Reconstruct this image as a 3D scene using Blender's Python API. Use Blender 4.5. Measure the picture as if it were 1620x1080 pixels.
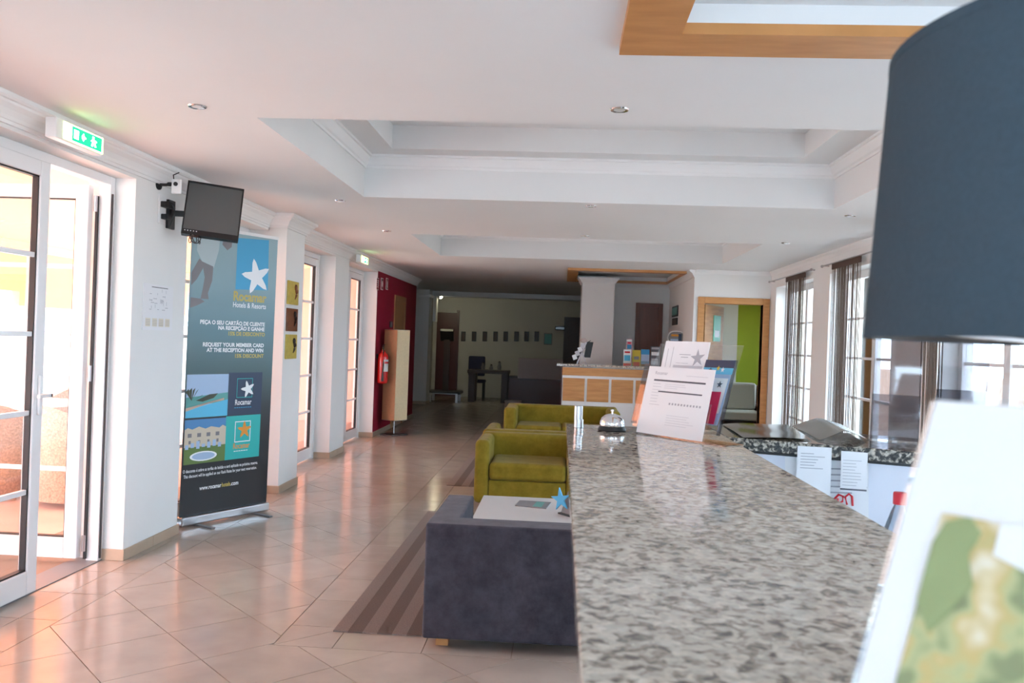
import bpy, bmesh, math, random
from mathutils import Vector, Matrix
random.seed(7)
for o in list(bpy.data.objects): bpy.data.objects.remove(o)
scene = bpy.context.scene
COL = scene.collection

# ------------------------------------------------------------------ camera
CAM_H, YAW, PITCH, ROLL, FPX = 1.5, -0.059, 0.0, 0.036, 1325.0
_f = Vector((math.sin(YAW)*math.cos(PITCH), math.cos(YAW)*math.cos(PITCH), math.sin(PITCH)))
_r = Vector((math.cos(YAW), -math.sin(YAW), 0)); _u = _r.cross(_f)
_r, _u = _r*math.cos(ROLL)+_u*math.sin(ROLL), -_r*math.sin(ROLL)+_u*math.cos(ROLL)
EYE = Vector((0, 0, CAM_H))
cd = bpy.data.cameras.new('camera'); cam = bpy.data.objects.new('camera', cd); COL.objects.link(cam)
cd.sensor_width = 36; cd.lens = FPX/1620*36; cd.clip_start = 0.02; cd.clip_end = 300
m = Matrix((( _r.x, _u.x, -_f.x, 0), (_r.y, _u.y, -_f.y, 0), (_r.z, _u.z, -_f.z, CAM_H), (0, 0, 0, 1)))
cam.matrix_world = m
cd.dof.use_dof = True; cd.dof.focus_distance = 4.6; cd.dof.aperture_fstop = 7.5
scene.camera = cam
# ------------------------------------------------------------------ light
w = bpy.data.worlds.new('sky'); scene.world = w; w.use_nodes = True
bg = w.node_tree.nodes['Background']
bg.inputs[0].default_value = (0.60, 0.81, 1.0, 1); bg.inputs[1].default_value = 14.5
sd = bpy.data.lights.new('sun', 'SUN'); sun = bpy.data.objects.new('sun', sd); COL.objects.link(sun)
sd.energy = 24; sd.angle = 0.02; sd.color = (1, .97, .92)
sun.rotation_euler = Vector((0.80, 0.10, -0.95)).to_track_quat('-Z', 'Y').to_euler()
vs = scene.view_settings; vs.view_transform = 'Standard'; vs.look = 'None'; vs.gamma = 1.0
vs.exposure = -0.16; vs.use_curve_mapping = False

# ------------------------------------------------------------------ pixel helpers (photo frame 1620 x 1080)
def ray(x, y): return _r*((x-810)/FPX) - _u*((y-540)/FPX) + _f
def PZ(x, y, z): d = ray(x, y); return EYE + d*((z-CAM_H)/d.z)
def PX(x, y, X): d = ray(x, y); return EYE + d*(X/d.x)
def PY(x, y, Y): d = ray(x, y); return EYE + d*(Y/d.y)
def PP(x, y, p0, n):
    d = ray(x, y); n = Vector(n); return EYE + d*((Vector(p0)-EYE).dot(n)/d.dot(n))

# ------------------------------------------------------------------ materials
MAT = {}
def mat(name, col, rough=.5, metal=0., noise=None, bump=None, rnd=0., spec=.5, emit=None, coat=0., sheen=0.):
    m = bpy.data.materials.new(name); m.use_nodes = True; nt = m.node_tree; N = nt.nodes; L = nt.links
    b = N['Principled BSDF']
    b.inputs['Base Color'].default_value = (*col, 1); b.inputs['Roughness'].default_value = rough
    b.inputs['Metallic'].default_value = metal; b.inputs['Specular IOR Level'].default_value = spec
    b.inputs['Coat Weight'].default_value = coat; b.inputs['Sheen Weight'].default_value = sheen
    src = None
    tc = N.new('ShaderNodeTexCoord')
    if noise or rnd:
        hs = N.new('ShaderNodeHueSaturation'); hs.inputs['Color'].default_value = (*col, 1)
        val = None
        if noise:
            nz = N.new('ShaderNodeTexNoise'); nz.inputs['Scale'].default_value = noise[0]; nz.inputs['Detail'].default_value = 5
            if len(noise) > 2:
                mp = N.new('ShaderNodeMapping'); mp.inputs['Scale'].default_value = noise[2]
                L.new(tc.outputs['Object'], mp.inputs[0]); L.new(mp.outputs[0], nz.inputs['Vector'])
            else: L.new(tc.outputs['Object'], nz.inputs['Vector'])
            mr = N.new('ShaderNodeMapRange'); mr.inputs['From Min'].default_value = .3; mr.inputs['From Max'].default_value = .7
            mr.inputs['To Min'].default_value = 1-noise[1]; mr.inputs['To Max'].default_value = 1+noise[1]
            L.new(nz.outputs[0], mr.inputs[0]); val = mr.outputs[0]
        if rnd:
            oi = N.new('ShaderNodeObjectInfo'); mr2 = N.new('ShaderNodeMapRange')
            mr2.inputs['To Min'].default_value = 1-rnd; mr2.inputs['To Max'].default_value = 1+rnd
            L.new(oi.outputs['Random'], mr2.inputs[0])
            if val is None: val = mr2.outputs[0]
            else:
                mu = N.new('ShaderNodeMath'); mu.operation = 'MULTIPLY'; L.new(val, mu.inputs[0]); L.new(mr2.outputs[0], mu.inputs[1]); val = mu.outputs[0]
        L.new(val, hs.inputs['Value']); L.new(hs.outputs[0], b.inputs['Base Color'])
    if bump:
        nb = N.new('ShaderNodeTexNoise'); nb.inputs['Scale'].default_value = bump[0]; nb.inputs['Detail'].default_value = 4
        L.new(tc.outputs['Object'], nb.inputs['Vector'])
        bp = N.new('ShaderNodeBump'); bp.inputs['Strength'].default_value = bump[1]; bp.inputs['Distance'].default_value = .01
        L.new(nb.outputs[0], bp.inputs['Height']); L.new(bp.outputs[0], b.inputs['Normal'])
    if emit:
        b.inputs['Emission Color'].default_value = (*emit[0], 1); b.inputs['Emission Strength'].default_value = emit[1]
    MAT[name] = m; return m
def glassmat(name, tint=(1, 1, 1), refl=.07, rough=.0):
    m = bpy.data.materials.new(name); m.use_nodes = True; nt = m.node_tree; N = nt.nodes; L = nt.links
    N.remove(N['Principled BSDF']); out = N['Material Output']
    t = N.new('ShaderNodeBsdfTransparent'); t.inputs[0].default_value = (*tint, 1)
    g = N.new('ShaderNodeBsdfGlossy'); g.inputs['Roughness'].default_value = rough
    lw = N.new('ShaderNodeLayerWeight'); lw.inputs[0].default_value = .25
    mr = N.new('ShaderNodeMapRange'); mr.inputs['To Min'].default_value = refl*.5; mr.inputs['To Max'].default_value = min(1, refl*6)
    L.new(lw.outputs['Fresnel'], mr.inputs[0])
    mx = N.new('ShaderNodeMixShader'); L.new(mr.outputs[0], mx.inputs[0]); L.new(t.outputs[0], mx.inputs[1]); L.new(g.outputs[0], mx.inputs[2])
    L.new(mx.outputs[0], out.inputs[0]); MAT[name] = m; return m
def granite(name, stops, scale=55, rough=.07):
    m = bpy.data.materials.new(name); m.use_nodes = True; nt = m.node_tree; N = nt.nodes; L = nt.links; b = N['Principled BSDF']
    tc = N.new('ShaderNodeTexCoord'); nz = N.new('ShaderNodeTexNoise'); nz.inputs['Scale'].default_value = scale; nz.inputs['Detail'].default_value = 2.2; nz.inputs['Roughness'].default_value = .55
    nz.inputs['Distortion'].default_value = .5
    L.new(tc.outputs['Object'], nz.inputs['Vector'])
    cr = N.new('ShaderNodeValToRGB'); e = cr.color_ramp.elements
    while len(e) > 1: e.remove(e[-1])
    e[0].position = stops[0][0]; e[0].color = (*stops[0][1], 1)
    for p, c in stops[1:]: k = e.new(p); k.color = (*c, 1)
    L.new(nz.outputs[0], cr.inputs[0])
    vo = N.new('ShaderNodeTexVoronoi'); vo.inputs['Scale'].default_value = scale*1.9; L.new(tc.outputs['Object'], vo.inputs['Vector'])
    hs = N.new('ShaderNodeHueSaturation'); L.new(cr.outputs[0], hs.inputs['Color'])
    sx = N.new('ShaderNodeSeparateColor'); L.new(vo.outputs['Color'], sx.inputs[0])
    mr = N.new('ShaderNodeMapRange'); mr.inputs['To Min'].default_value = .78; mr.inputs['To Max'].default_value = 1.15; L.new(sx.outputs[0], mr.inputs[0])
    L.new(mr.outputs[0], hs.inputs['Value']); L.new(hs.outputs[0], b.inputs['Base Color'])
    b.inputs['Roughness'].default_value = rough; MAT[name] = m; return m
def wood(name, c1, c2, scale=(3, 3, 30), rough=.35):
    m = bpy.data.materials.new(name); m.use_nodes = True; nt = m.node_tree; N = nt.nodes; L = nt.links; b = N['Principled BSDF']
    tc = N.new('ShaderNodeTexCoord'); mp = N.new('ShaderNodeMapping'); mp.inputs['Scale'].default_value = scale
    nz = N.new('ShaderNodeTexNoise'); nz.inputs['Scale'].default_value = 2.0; nz.inputs['Detail'].default_value = 6
    L.new(tc.outputs['Object'], mp.inputs[0]); L.new(mp.outputs[0], nz.inputs['Vector'])
    cr = N.new('ShaderNodeValToRGB'); cr.color_ramp.elements[0].position = .3; cr.color_ramp.elements[1].position = .7
    cr.color_ramp.elements[0].color = (*c1, 1); cr.color_ramp.elements[1].color = (*c2, 1)
    L.new(nz.outputs[0], cr.inputs[0]); L.new(cr.outputs[0], b.inputs['Base Color']); b.inputs['Roughness'].default_value = rough
    MAT[name] = m; return m
def fabric(name, c1, c2, scale=40, rough=.9, sheen=.3):
    m = bpy.data.materials.new(name); m.use_nodes = True; nt = m.node_tree; N = nt.nodes; L = nt.links; b = N['Principled BSDF']
    tc = N.new('ShaderNodeTexCoord'); nz = N.new('ShaderNodeTexNoise'); nz.inputs['Scale'].default_value = scale*.25; nz.inputs['Detail'].default_value = 8; nz.inputs['Roughness'].default_value = .7
    L.new(tc.outputs['Object'], nz.inputs['Vector'])
    cr = N.new('ShaderNodeValToRGB'); cr.color_ramp.elements[0].position = .32; cr.color_ramp.elements[1].position = .68
    cr.color_ramp.elements[0].color = (*c1, 1); cr.color_ramp.elements[1].color = (*c2, 1)
    L.new(nz.outputs[0], cr.inputs[0]); L.new(cr.outputs[0], b.inputs['Base Color'])
    b.inputs['Roughness'].default_value = rough; b.inputs['Sheen Weight'].default_value = sheen; b.inputs['Specular IOR Level'].default_value = .2
    n2 = N.new('ShaderNodeTexNoise'); n2.inputs['Scale'].default_value = scale*12; L.new(tc.outputs['Object'], n2.inputs['Vector'])
    bp = N.new('ShaderNodeBump'); bp.inputs['Strength'].default_value = .25; bp.inputs['Distance'].default_value = .004
    L.new(n2.outputs[0], bp.inputs['Height']); L.new(bp.outputs[0], b.inputs['Normal']); MAT[name] = m; return m
def ramp_mat(name, coord, axis, stops, rough=.4, interp='LINEAR'):
    """print whose colour runs along one object axis (metres)"""
    m = bpy.data.materials.new(name); m.use_nodes = True; nt = m.node_tree; N = nt.nodes; L = nt.links; b = N['Principled BSDF']
    tc = N.new('ShaderNodeTexCoord'); sp = N.new('ShaderNodeSeparateXYZ'); L.new(tc.outputs['Object'], sp.inputs[0])
    mr = N.new('ShaderNodeMapRange'); mr.inputs['From Min'].default_value = coord[0]; mr.inputs['From Max'].default_value = coord[1]
    L.new(sp.outputs[axis], mr.inputs[0])
    cr = N.new('ShaderNodeValToRGB'); cr.color_ramp.interpolation = interp; e = cr.color_ramp.elements
    while len(e) > 1: e.remove(e[-1])
    e[0].position = stops[0][0]; e[0].color = (*stops[0][1], 1)
    for p, c in stops[1:]: k = e.new(p); k.color = (*c, 1)
    L.new(mr.outputs[0], cr.inputs[0]); L.new(cr.outputs[0], b.inputs['Base Color']); b.inputs['Roughness'].default_value = rough
    MAT[name] = m; return m

mat('wall', (.84, .84, .83), .75, noise=(1.2, .02), bump=(180, .03), spec=.25)
mat('wallshaded', (.60, .58, .53), .8)  # wall colour darkened to carry the dimness of the far room
mat('ceiling', (.80, .80, .80), .85, noise=(.8, .02), spec=.2)
mat('moulding', (.86, .86, .86), .5)
mat('redwall', (.32, .009, .036), .55, noise=(2, .05), spec=.3)
mat('limewall', (.38, .44, .015), .7)
mat('tile', (.475, .405, .35), .16, noise=(5, .07), bump=(25, .015), rnd=.05)
mat('grout', (.30, .22, .17), .8)
mat('skirt', (.50, .38, .28), .3, noise=(6, .06))
mat('pvc', (.86, .86, .87), .25, coat=.2)
mat('gasket', (.012, .012, .014), .5)
mat('black', (.012, .012, .013), .4)
mat('blackgloss', (.01, .01, .012), .12)
mat('screen', (.10, .105, .105), .18)
mat('chrome', (.80, .80, .82), .07, 1.)
mat('steel', (.50, .50, .52), .28, 1.)
mat('bronze', (.06, .05, .045), .35, .8)
mat('white', (.85, .85, .85), .4)
mat('paper', (.84, .84, .86), .55)
mat('ink', (.10, .10, .12), .6)
mat('inkgrey', (.42, .42, .46), .6)
mat('inklight', (.62, .62, .66), .6)
mat('cream', (.78, .72, .60), .7)
mat('peach', (.82, .56, .46), .85, noise=(1, .05))
mat('porchfloor', (.62, .42, .35), .8, noise=(3, .08))
mat('sand', (.58, .52, .46), .9, noise=(3, .12))
mat('grass', (.20, .28, .08), .9, noise=(2, .2))
mat('wicker', (.42, .25, .17), .8, noise=(60, .35), bump=(90, .8))
mat('redcloth', (.32, .02, .02), .8)
mat('shade', (.054, .080, .104), .9, noise=(200, .06), bump=(500, .1), spec=.15)
mat('shadepaperlit', (.85, .70, .44), .8, noise=(40, .05))
mat('shadepaperdim', (.50, .28, .15), .8, noise=(40, .05))  # same lamp paper, its shaded side put into the colour
mat('extred', (.60, .012, .012), .22, coat=.5)
mat('brass', (.70, .45, .16), .3, 1.)
mat('gold', (.62, .47, .10), .45, .15, noise=(30, .12), bump=(60, .2))
mat('copper', (.24, .085, .035), .4, .2, noise=(30, .2), bump=(60, .2))
mat('darkred', (.085, .014, .012), .35)
mat('darkwood', (.05, .022, .015), .4, noise=(8, .2, (1, 1, 8)))
mat('darkblue', (.02, .022, .07), .7)
mat('pinkwhite', (.58, .48, .46), .5)
mat('bluestar', (.06, .42, .74), .4)
mat('tablewhite', (.80, .79, .78), .22)
mat('lilac', (.76, .78, .86), .6)
mat('redcap', (.62, .015, .03), .35)
mat('folder', (.10, .095, .07), .22, noise=(4, .25))
mat('bulb', (1, 1, 1), .3, emit=((1, .93, .62), 130))
mat('signgreen', (.0, .40, .16), .4, emit=((.0, .75, .28), 1.6))
mat('signwhite', (.9, 1, .9), .4, emit=((.75, 1., .75), 10))
mat('signlens', (.85, .9, .6), .3, emit=((.80, 1., .25), 7))
mat('orange', (.75, .30, .03), .5)
mat('teal', (.02, .45, .43), .4)
mat('navy', (.012, .035, .085), .4)
mat('cyanprint', (.045, .36, .62), .4)
mat('printwhite', (.86, .88, .9), .4)
mat('printgold', (.55, .43, .10), .4)
mat('printskin', (.21, .20, .21), .5)
mat('printshirt', (.44, .53, .55), .5)
mat('printpool', (.10, .50, .75), .4)
mat('printsea', (.10, .34, .32), .4)
mat('printsky', (.38, .52, .72), .4)
mat('printsky2', (.07, .24, .50), .4)
mat('printlawn', (.12, .20, .05), .5)
mat('printhouse', (.62, .54, .42), .5)
mat('printpalm', (.05, .06, .035), .5)
mat('printpath', (.62, .45, .36), .5)
mat('magenta', (.70, .03, .10), .45)
mat('greencard', (.02, .42, .22), .4)
mat('yellowprint', (.65, .50, .05), .5)
mat('pinkprint', (.72, .45, .52), .5)
mat('blueprint', (.05, .30, .60), .5)
mat('soilgrey', (.22, .22, .23), .5)
mat('skylens', (.7, .7, .68), .2)
mat('string', (.11, .075, .055), .8)
mat('brownband', (.085, .05, .04), .85)
mat('label', (.75, .75, .75), .5)
glassmat('glass', refl=.06); glassmat('acrylic', (.96, .97, .975), refl=.13, rough=.02); glassmat('bottleglass', (.75, .8, .85), refl=.15)
glassmat('greyacrylic', (.66, .65, .67), refl=.13, rough=.04)
glassmat('plasticsheet', (.55, .56, .50), refl=.20, rough=.12)
granite('granite', [(.30, (.13, .112, .098)), (.38, (.24, .208, .178)), (.44, (.40, .348, .285)), (.50, (.58, .51, .425)), (.62, (.68, .62, .535)), (.75, (.75, .71, .64))], 52)
granite('granitedark', [(.34, (.02, .02, .02)), (.44, (.05, .05, .05)), (.50, (.13, .12, .10)), (.56, (.38, .34, .28)), (.66, (.55, .50, .43))], 75)
wood('woodorange', (.52, .235, .075), (.66, .33, .12), (2, 2, 14), .5); wood('woodframe', (.50, .22, .065), (.62, .29, .10), (2, 9, 2), .4)
wood('wooddoor', (.34, .14, .05), (.44, .19, .07), (9, 9, 1)); wood('doorbrown', (.13, .04, .022), (.18, .055, .03), (9, 9, 1))
fabric('greenfab', (.19, .135, .011), (.29, .215, .024), 30, sheen=.08)
fabric('greyfab', (.030, .030, .042), (.075, .072, .095), 45, sheen=.15)

def awning_mat():
    m = bpy.data.materials.new('awning'); m.use_nodes = True; N = m.node_tree.nodes; L = m.node_tree.links; N.remove(N['Principled BSDF'])
    d = N.new('ShaderNodeBsdfDiffuse'); t = N.new('ShaderNodeBsdfTranslucent'); x = N.new('ShaderNodeMixShader'); x.inputs[0].default_value = .5
    d.inputs[0].default_value = (.90, .58, .42, 1); t.inputs[0].default_value = (.95, .56, .36, 1)
    L.new(d.outputs[0], x.inputs[1]); L.new(t.outputs[0], x.inputs[2]); L.new(x.outputs[0], N['Material Output'].inputs[0]); MAT['awning'] = m
awning_mat()
# ------------------------------------------------------------------ mesh helpers
class MB:
    def __init__(s): s.v = []; s.f = []
    def add(s, vs, fs):
        n = len(s.v); s.v += [Vector(v) for v in vs]; s.f += [tuple(i+n for i in f) for f in fs]; return s
    def box(s, x0, x1, y0, y1, z0, z1):
        return s.obox(((x0+x1)/2, (y0+y1)/2, (z0+z1)/2), (abs(x1-x0)/2, 0, 0), (0, abs(y1-y0)/2, 0), (0, 0, abs(z1-z0)/2))
    def obox(s, c, a, b, d):
        c, a, b, d = Vector(c), Vector(a), Vector(b), Vector(d)
        if a.cross(b).dot(d) < 0: a = -a
        P = [c+a*i+b*j+d*k for k in (-1, 1) for j in (-1, 1) for i in (-1, 1)]
        return s.add(P, [(0, 2, 3, 1), (4, 5, 7, 6), (0, 1, 5, 4), (2, 6, 7, 3), (0, 4, 6, 2), (1, 3, 7, 5)])
    def rod(s, p0, p1, wv, tv):
        """bar from p0 to p1 with half-width vectors"""
        p0, p1 = Vector(p0), Vector(p1); return s.obox((p0+p1)/2, wv, tv, (p1-p0)/2)
    def prism(s, poly, z0, z1):
        n = len(poly); A = sum(poly[i][0]*poly[(i+1) % n][1]-poly[(i+1) % n][0]*poly[i][1] for i in range(n))
        if A < 0: poly = poly[::-1]
        vs = [(p[0], p[1], z0) for p in poly]+[(p[0], p[1], z1) for p in poly]
        return s.add(vs, [tuple(range(n-1, -1, -1)), tuple(range(n, 2*n))]+[(i, (i+1) % n, n+(i+1) % n, n+i) for i in range(n)])
    def slab(s, pts, off):
        """polygon of 3-D points thickened by vector off"""
        pts = [Vector(p) for p in pts]; n = len(pts); off = Vector(off)
        nn = (pts[1]-pts[0]).cross(pts[2]-pts[0])
        if nn.dot(off) < 0: pts = pts[::-1]
        return s.add(pts+[p+off for p in pts], [tuple(range(n-1, -1, -1)), tuple(range(n, 2*n))]+[(i, (i+1) % n, n+(i+1) % n, n+i) for i in range(n)])
    def cyl(s, p0, p1, r0, r1=None, n=16, caps=True):
        p0, p1 = Vector(p0), Vector(p1); r1 = r0 if r1 is None else r1
        d = (p1-p0).normalized(); a = d.orthogonal().normalized(); b = d.cross(a)
        vs = [p0+(a*math.cos(t)+b*math.sin(t))*r0 for t in [2*math.pi*i/n for i in range(n)]]+[p1+(a*math.cos(t)+b*math.sin(t))*r1 for t in [2*math.pi*i/n for i in range(n)]]
        fs = [(i, (i+1) % n, n+(i+1) % n, n+i) for i in range(n)]
        if caps: fs += [tuple(range(n-1, -1, -1)), tuple(range(n, 2*n))]
        return s.add(vs, fs)
    def lathe(s, prof, c, n=32, close=False):
        c = Vector(c); vs = []; fs = []; k = len(prof)
        for i in range(n):
            t = 2*math.pi*i/n
            for r, z in prof: vs.append(c+Vector((r*math.cos(t), r*math.sin(t), z)))
        for i in range(n):
            j = (i+1) % n
            for q in range(k-1 if not close else k):
                q2 = (q+1) % k
                fs.append((i*k+q, j*k+q, j*k+q2, i*k+q2))
        return s.add(vs, fs)
    def tube(s, pts, r, n=8):
        pts = [Vector(p) for p in pts]; rings = []
        for i, p in enumerate(pts):
            d = (pts[min(i+1, len(pts)-1)]-pts[max(i-1, 0)]).normalized()
            a = d.cross(Vector((0, 0, 1)))
            if a.length < 1e-3: a = d.cross(Vector((0, 1, 0)))
            a.normalize(); b = d.cross(a); rr = r[i] if isinstance(r, (list, tuple)) else r
            rings.append([p+(a*math.cos(2*math.pi*k/n)+b*math.sin(2*math.pi*k/n))*rr for k in range(n)])
        vs = [v for R in rings for v in R]; fs = []
        for i in range(len(pts)-1):
            for k in range(n): fs.append((i*n+k, i*n+(k+1) % n, (i+1)*n+(k+1) % n, (i+1)*n+k))
        fs += [tuple(range(n-1, -1, -1)), tuple(range((len(pts)-1)*n, len(pts)*n))]
        return s.add(vs, fs)
    def ball(s, c, rx, ry=None, rz=None, n=16, m=10):
        ry = ry or rx; rz = rz or rx; c = Vector(c); vs = []; fs = []
        for j in range(m+1):
            ph = math.pi*j/m
            for i in range(n): t = 2*math.pi*i/n; vs.append(c+Vector((rx*math.sin(ph)*math.cos(t), ry*math.sin(ph)*math.sin(t), -rz*math.cos(ph))))
        for j in range(m):
            for i in range(n): fs.append((j*n+i, j*n+(i+1) % n, (j+1)*n+(i+1) % n, (j+1)*n+i))
        return s.add(vs, fs)
    def xf(s, M): s.v = [M @ v for v in s.v]; return s
    def build(s, name, mt, parent=None, bevel=0, seg=2, smooth=False, fix=False, weld=False):
        off = Vector((0, 0, 0)); p = parent
        while p is not None: off += p.location; p = p.parent
        me = bpy.data.meshes.new(name); me.from_pydata([tuple(v-off) for v in s.v], [], s.f); me.update()
        if bevel or fix or weld:
            bm = bmesh.new(); bm.from_mesh(me)
            if weld: bmesh.ops.remove_doubles(bm, verts=bm.verts, dist=1e-5)
            if fix: bmesh.ops.recalc_face_normals(bm, faces=bm.faces)
            if bevel:
                ed = [e for e in bm.edges if len(e.link_faces) == 2 and e.calc_face_angle(0) > .5]
                bmesh.ops.bevel(bm, geom=ed, offset=bevel, segments=seg, profile=.5, affect='EDGES', clamp_overlap=True)
            bm.to_mesh(me); bm.free()
        if smooth or bevel:
            me.shade_smooth(); me.set_sharp_from_angle(angle=math.radians(50))
        me.materials.append(MAT[mt]); o = bpy.data.objects.new(name, me); COL.objects.link(o)
        if parent is not None: o.parent = parent
        if bevel: wn = o.modifiers.new('weighted', 'WEIGHTED_NORMAL'); wn.keep_sharp = True; wn.weight = 100
        return o
def tag(o, label=None, cat=None, group=None, kind=None):
    if label: o['label'] = label
    if cat: o['category'] = cat
    if group: o['group'] = group
    if kind: o['kind'] = kind
    return o
def thing(name, label, cat, loc=(0, 0, 0), group=None):
    o = bpy.data.objects.new(name, None); o.empty_display_size = .1; COL.objects.link(o); o.location = loc; return tag(o, label, cat, group)
def struct(o): o['kind'] = 'structure'; return o
def sroot(name, loc=(0, 0, 0)):
    o = bpy.data.objects.new(name, None); o.empty_display_size = .1; COL.objects.link(o); o.location = loc; o['kind'] = 'structure'; return o
def copy_tree(o, parent=None):
    c = o.copy(); COL.objects.link(c); c.parent = parent
    if parent is not None: c.matrix_parent_inverse = o.matrix_parent_inverse.copy()
    for ch in [x for x in bpy.data.objects if x.parent == o]: copy_tree(ch, c)
    return c
def bx(name, mt, parent, *a, bevel=0): return MB().box(*a).build(name, mt, parent, bevel)
def text_geo(txt, size, align='LEFT', bold=0.0, sx=1.0, res=3):
    cu = bpy.data.curves.new('t', 'FONT'); cu.body = txt; cu.size = size; cu.align_x = align; cu.offset = bold; cu.resolution_u = res
    o = bpy.data.objects.new('t', cu); COL.objects.link(o); dg = bpy.context.evaluated_depsgraph_get(); dg.update()
    me = o.evaluated_get(dg).to_mesh(); vs = [Vector((v.co.x*sx, v.co.y)) for v in me.vertices]; fs = [tuple(p.vertices) for p in me.polygons]
    o.evaluated_get(dg).to_mesh_clear(); bpy.data.objects.remove(o); bpy.data.curves.remove(cu); return vs, fs
def star_pts(cx, cy, R, r, rot, n=5, fat=None):
    out = []
    for i in range(n*2):
        a = rot+math.pi*i/n; q = R if i % 2 == 0 else r; out.append((cx+q*math.cos(a), cy+q*math.sin(a)))
    return out
class Sheet:
    """a flat printed sheet: maps (u, v) in metres to the world and collects print layers as children"""
    def __init__(s, fn, parent): s.fn = fn; s.parent = parent; s.k = 1
    def poly(s, pts, mt, name='print', layer=1, parent=None):
        n = len(pts); A = sum(pts[i][0]*pts[(i+1) % n][1]-pts[(i+1) % n][0]*pts[i][1] for i in range(n))
        if A < 0: pts = pts[::-1]
        mb = MB(); mb.add([s.fn(u, v, .0008*layer) for u, v in pts], [tuple(range(n))]); return mb.build(name, mt, parent or s.parent)
    def rect(s, u0, u1, v0, v1, mt, name='print', layer=1, parent=None): return s.poly([(u0, v0), (u1, v0), (u1, v1), (u0, v1)], mt, name, layer, parent)
    def rects(s, rs, mt, name='print', layer=1, parent=None):
        mb = MB()
        for u0, u1, v0, v1 in rs: mb.add([s.fn(u, v, .0008*layer) for u, v in ((u0, v0), (u1, v0), (u1, v1), (u0, v1))], [(0, 1, 2, 3)])
        o = mb.build(name, mt, parent or s.parent)
        if len(rs) > 1: o['kind'] = 'stuff'
        return o
    def text(s, t, u, v, size, mt, align='LEFT', bold=0., width=None, layer=2, name='lettering', parent=None):
        vs, fs = text_geo(t, size, align, bold)
        if width:
            w0 = max(p.x for p in vs)-min(p.x for p in vs); k = width/w0; vs = [Vector((p.x*k, p.y)) for p in vs]
        mb = MB(); mb.add([s.fn(u+p.x, v+p.y, .0008*layer) for p in vs], fs); return mb.build(name, mt, parent or s.parent)
def planefn(o, eu, ev, n):
    o, eu, ev, n = Vector(o), Vector(eu), Vector(ev), Vector(n); return lambda u, v, d=0: o+eu*u+ev*v+n*d

# ================================================================== STRUCTURE
W = -2.77; RW = 2.92; CEIL = 2.61; YB = -3.5; YF = 22.0
# ---------------- floor with tiles
floor = MB().box(-3.6, 3.2, YB, YF, -.06, -.006).build('floor', 'grout'); struct(floor)
def clip(poly, ax, val, keep_less):
    out = []; n = len(poly)
    for i in range(n):
        a, b = poly[i], poly[(i+1) % n]
        ia = (a[ax] <= val) if keep_less else (a[ax] >= val); ib = (b[ax] <= val) if keep_less else (b[ax] >= val)
        if ia: out.append(a)
        if ia != ib:
            t = (val-a[ax])/(b[ax]-a[ax]); out.append((a[0]+(b[0]-a[0])*t, a[1]+(b[1]-a[1])*t))
    return out
def clipr(poly, x0, x1, y0, y1):
    for ax, v, l in ((0, x0, False), (0, x1, True), (1, y0, False), (1, y1, True)):
        poly = clip(poly, ax, v, l)
        if len(poly) < 3: return []
    return poly
def area(p): return abs(sum(p[i][0]*p[(i+1) % len(p)][1]-p[(i+1) % len(p)][0]*p[i][1] for i in range(len(p))))/2
g = .0022; XB, XC, YC, XD, YD = -2.495, -1.335, 3.96, -1.045, 4.245
tiles = []
HD = .3025
for i in range(-40, 70):
    for j in range(-40, 70):
        cx = XB+(i+j+1)*HD; cy = 4.035+(i-j)*HD
        if cx < XB-.4 or cx > 3.3 or cy < YB-.4 or cy > YF+.4: continue
        q = HD-g*1.414
        dm = [(cx-q, cy), (cx, cy-q), (cx+q, cy), (cx, cy+q)]
        ps = []
        a = clipr(dm, XB+g, XC, YB, YC); ps += [a] if a else []
        a = clipr(dm, XB+g, XC-g, YC, YF); ps += [a] if a else []
        a = clipr(dm, XC, 3.2, YB, YC-g); ps += [a] if a else []
        ps = [p for p in ps if area(p) > 2e-4]
        if ps: tiles.append(ps)
def rect(x0, x1, y0, y1):
    if x1-x0 > .02 and y1-y0 > .02: tiles.append([[(x0+g, y0+g), (x1-g, y0+g), (x1-g, y1-g), (x0+g, y1-g)]])
y = 4.12-.43*18
while y < YF:
    a, b = max(y, YB), min(y+.43, YF)
    if b > a:
        rect(-2.71, XB, a, b); rect(-3.03, -2.71, a, b)
        if b > 15.8: rect(-3.6, -3.03, max(a, 15.8), b)
    y += .43
tiles.append([[(XC+g, YC+g*2), (XD-g*2, YD-g), (XC+g, YD-g)]]); tiles.append([[(XC+g*2, YC+g), (XD-g, YC+g), (XD-g, YD-g*2)]])
y = YD
while y < YF: rect(XC, XD, y, min(y+.43, YF)); y += .43
x = XD
while x < 3.2: rect(x, min(x+.43, 3.2), YC, YD); x += .43
y = YD
while y < YF:
    x = XD
    while x < 3.2: rect(x, min(x+.43, 3.2), y, min(y+.43, YF)); x += .43
    y += .43
def px_of(x, y):
    q = Vector((x, y, -CAM_H)); z = q.dot(_f)
    return (810+FPX*q.dot(_r)/z, 540-FPX*q.dot(_u)/z) if z > .3 else (-9999, 0)
def vis(ps):
    pts = [q for p in ps for q in p]; cx = sum(q[0] for q in pts)/len(pts); cy = sum(q[1] for q in pts)/len(pts)
    X, Y = px_of(cx, cy)
    if not (-80 < X < 990 and 600 < Y < 1160) or cy > 16: return -1
    if cx > -.55 and 3.9 < cy < 12.5: return -1
    if -1.0 < cx and 4.25 < cy < 7.1: return -1
    return 1.0/cy
tiles.sort(key=vis, reverse=True)
rest = MB(); nt_ = 0
for ps in tiles:
    if nt_ < 296 and vis(ps) > 0:
        mb = MB()
        for p in ps: mb.prism(p, -.008, 0)
        mb.build('floor_tile', 'tile', floor); nt_ += 1
    else:
        for p in ps: rest.prism(p, -.008, 0)
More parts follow.
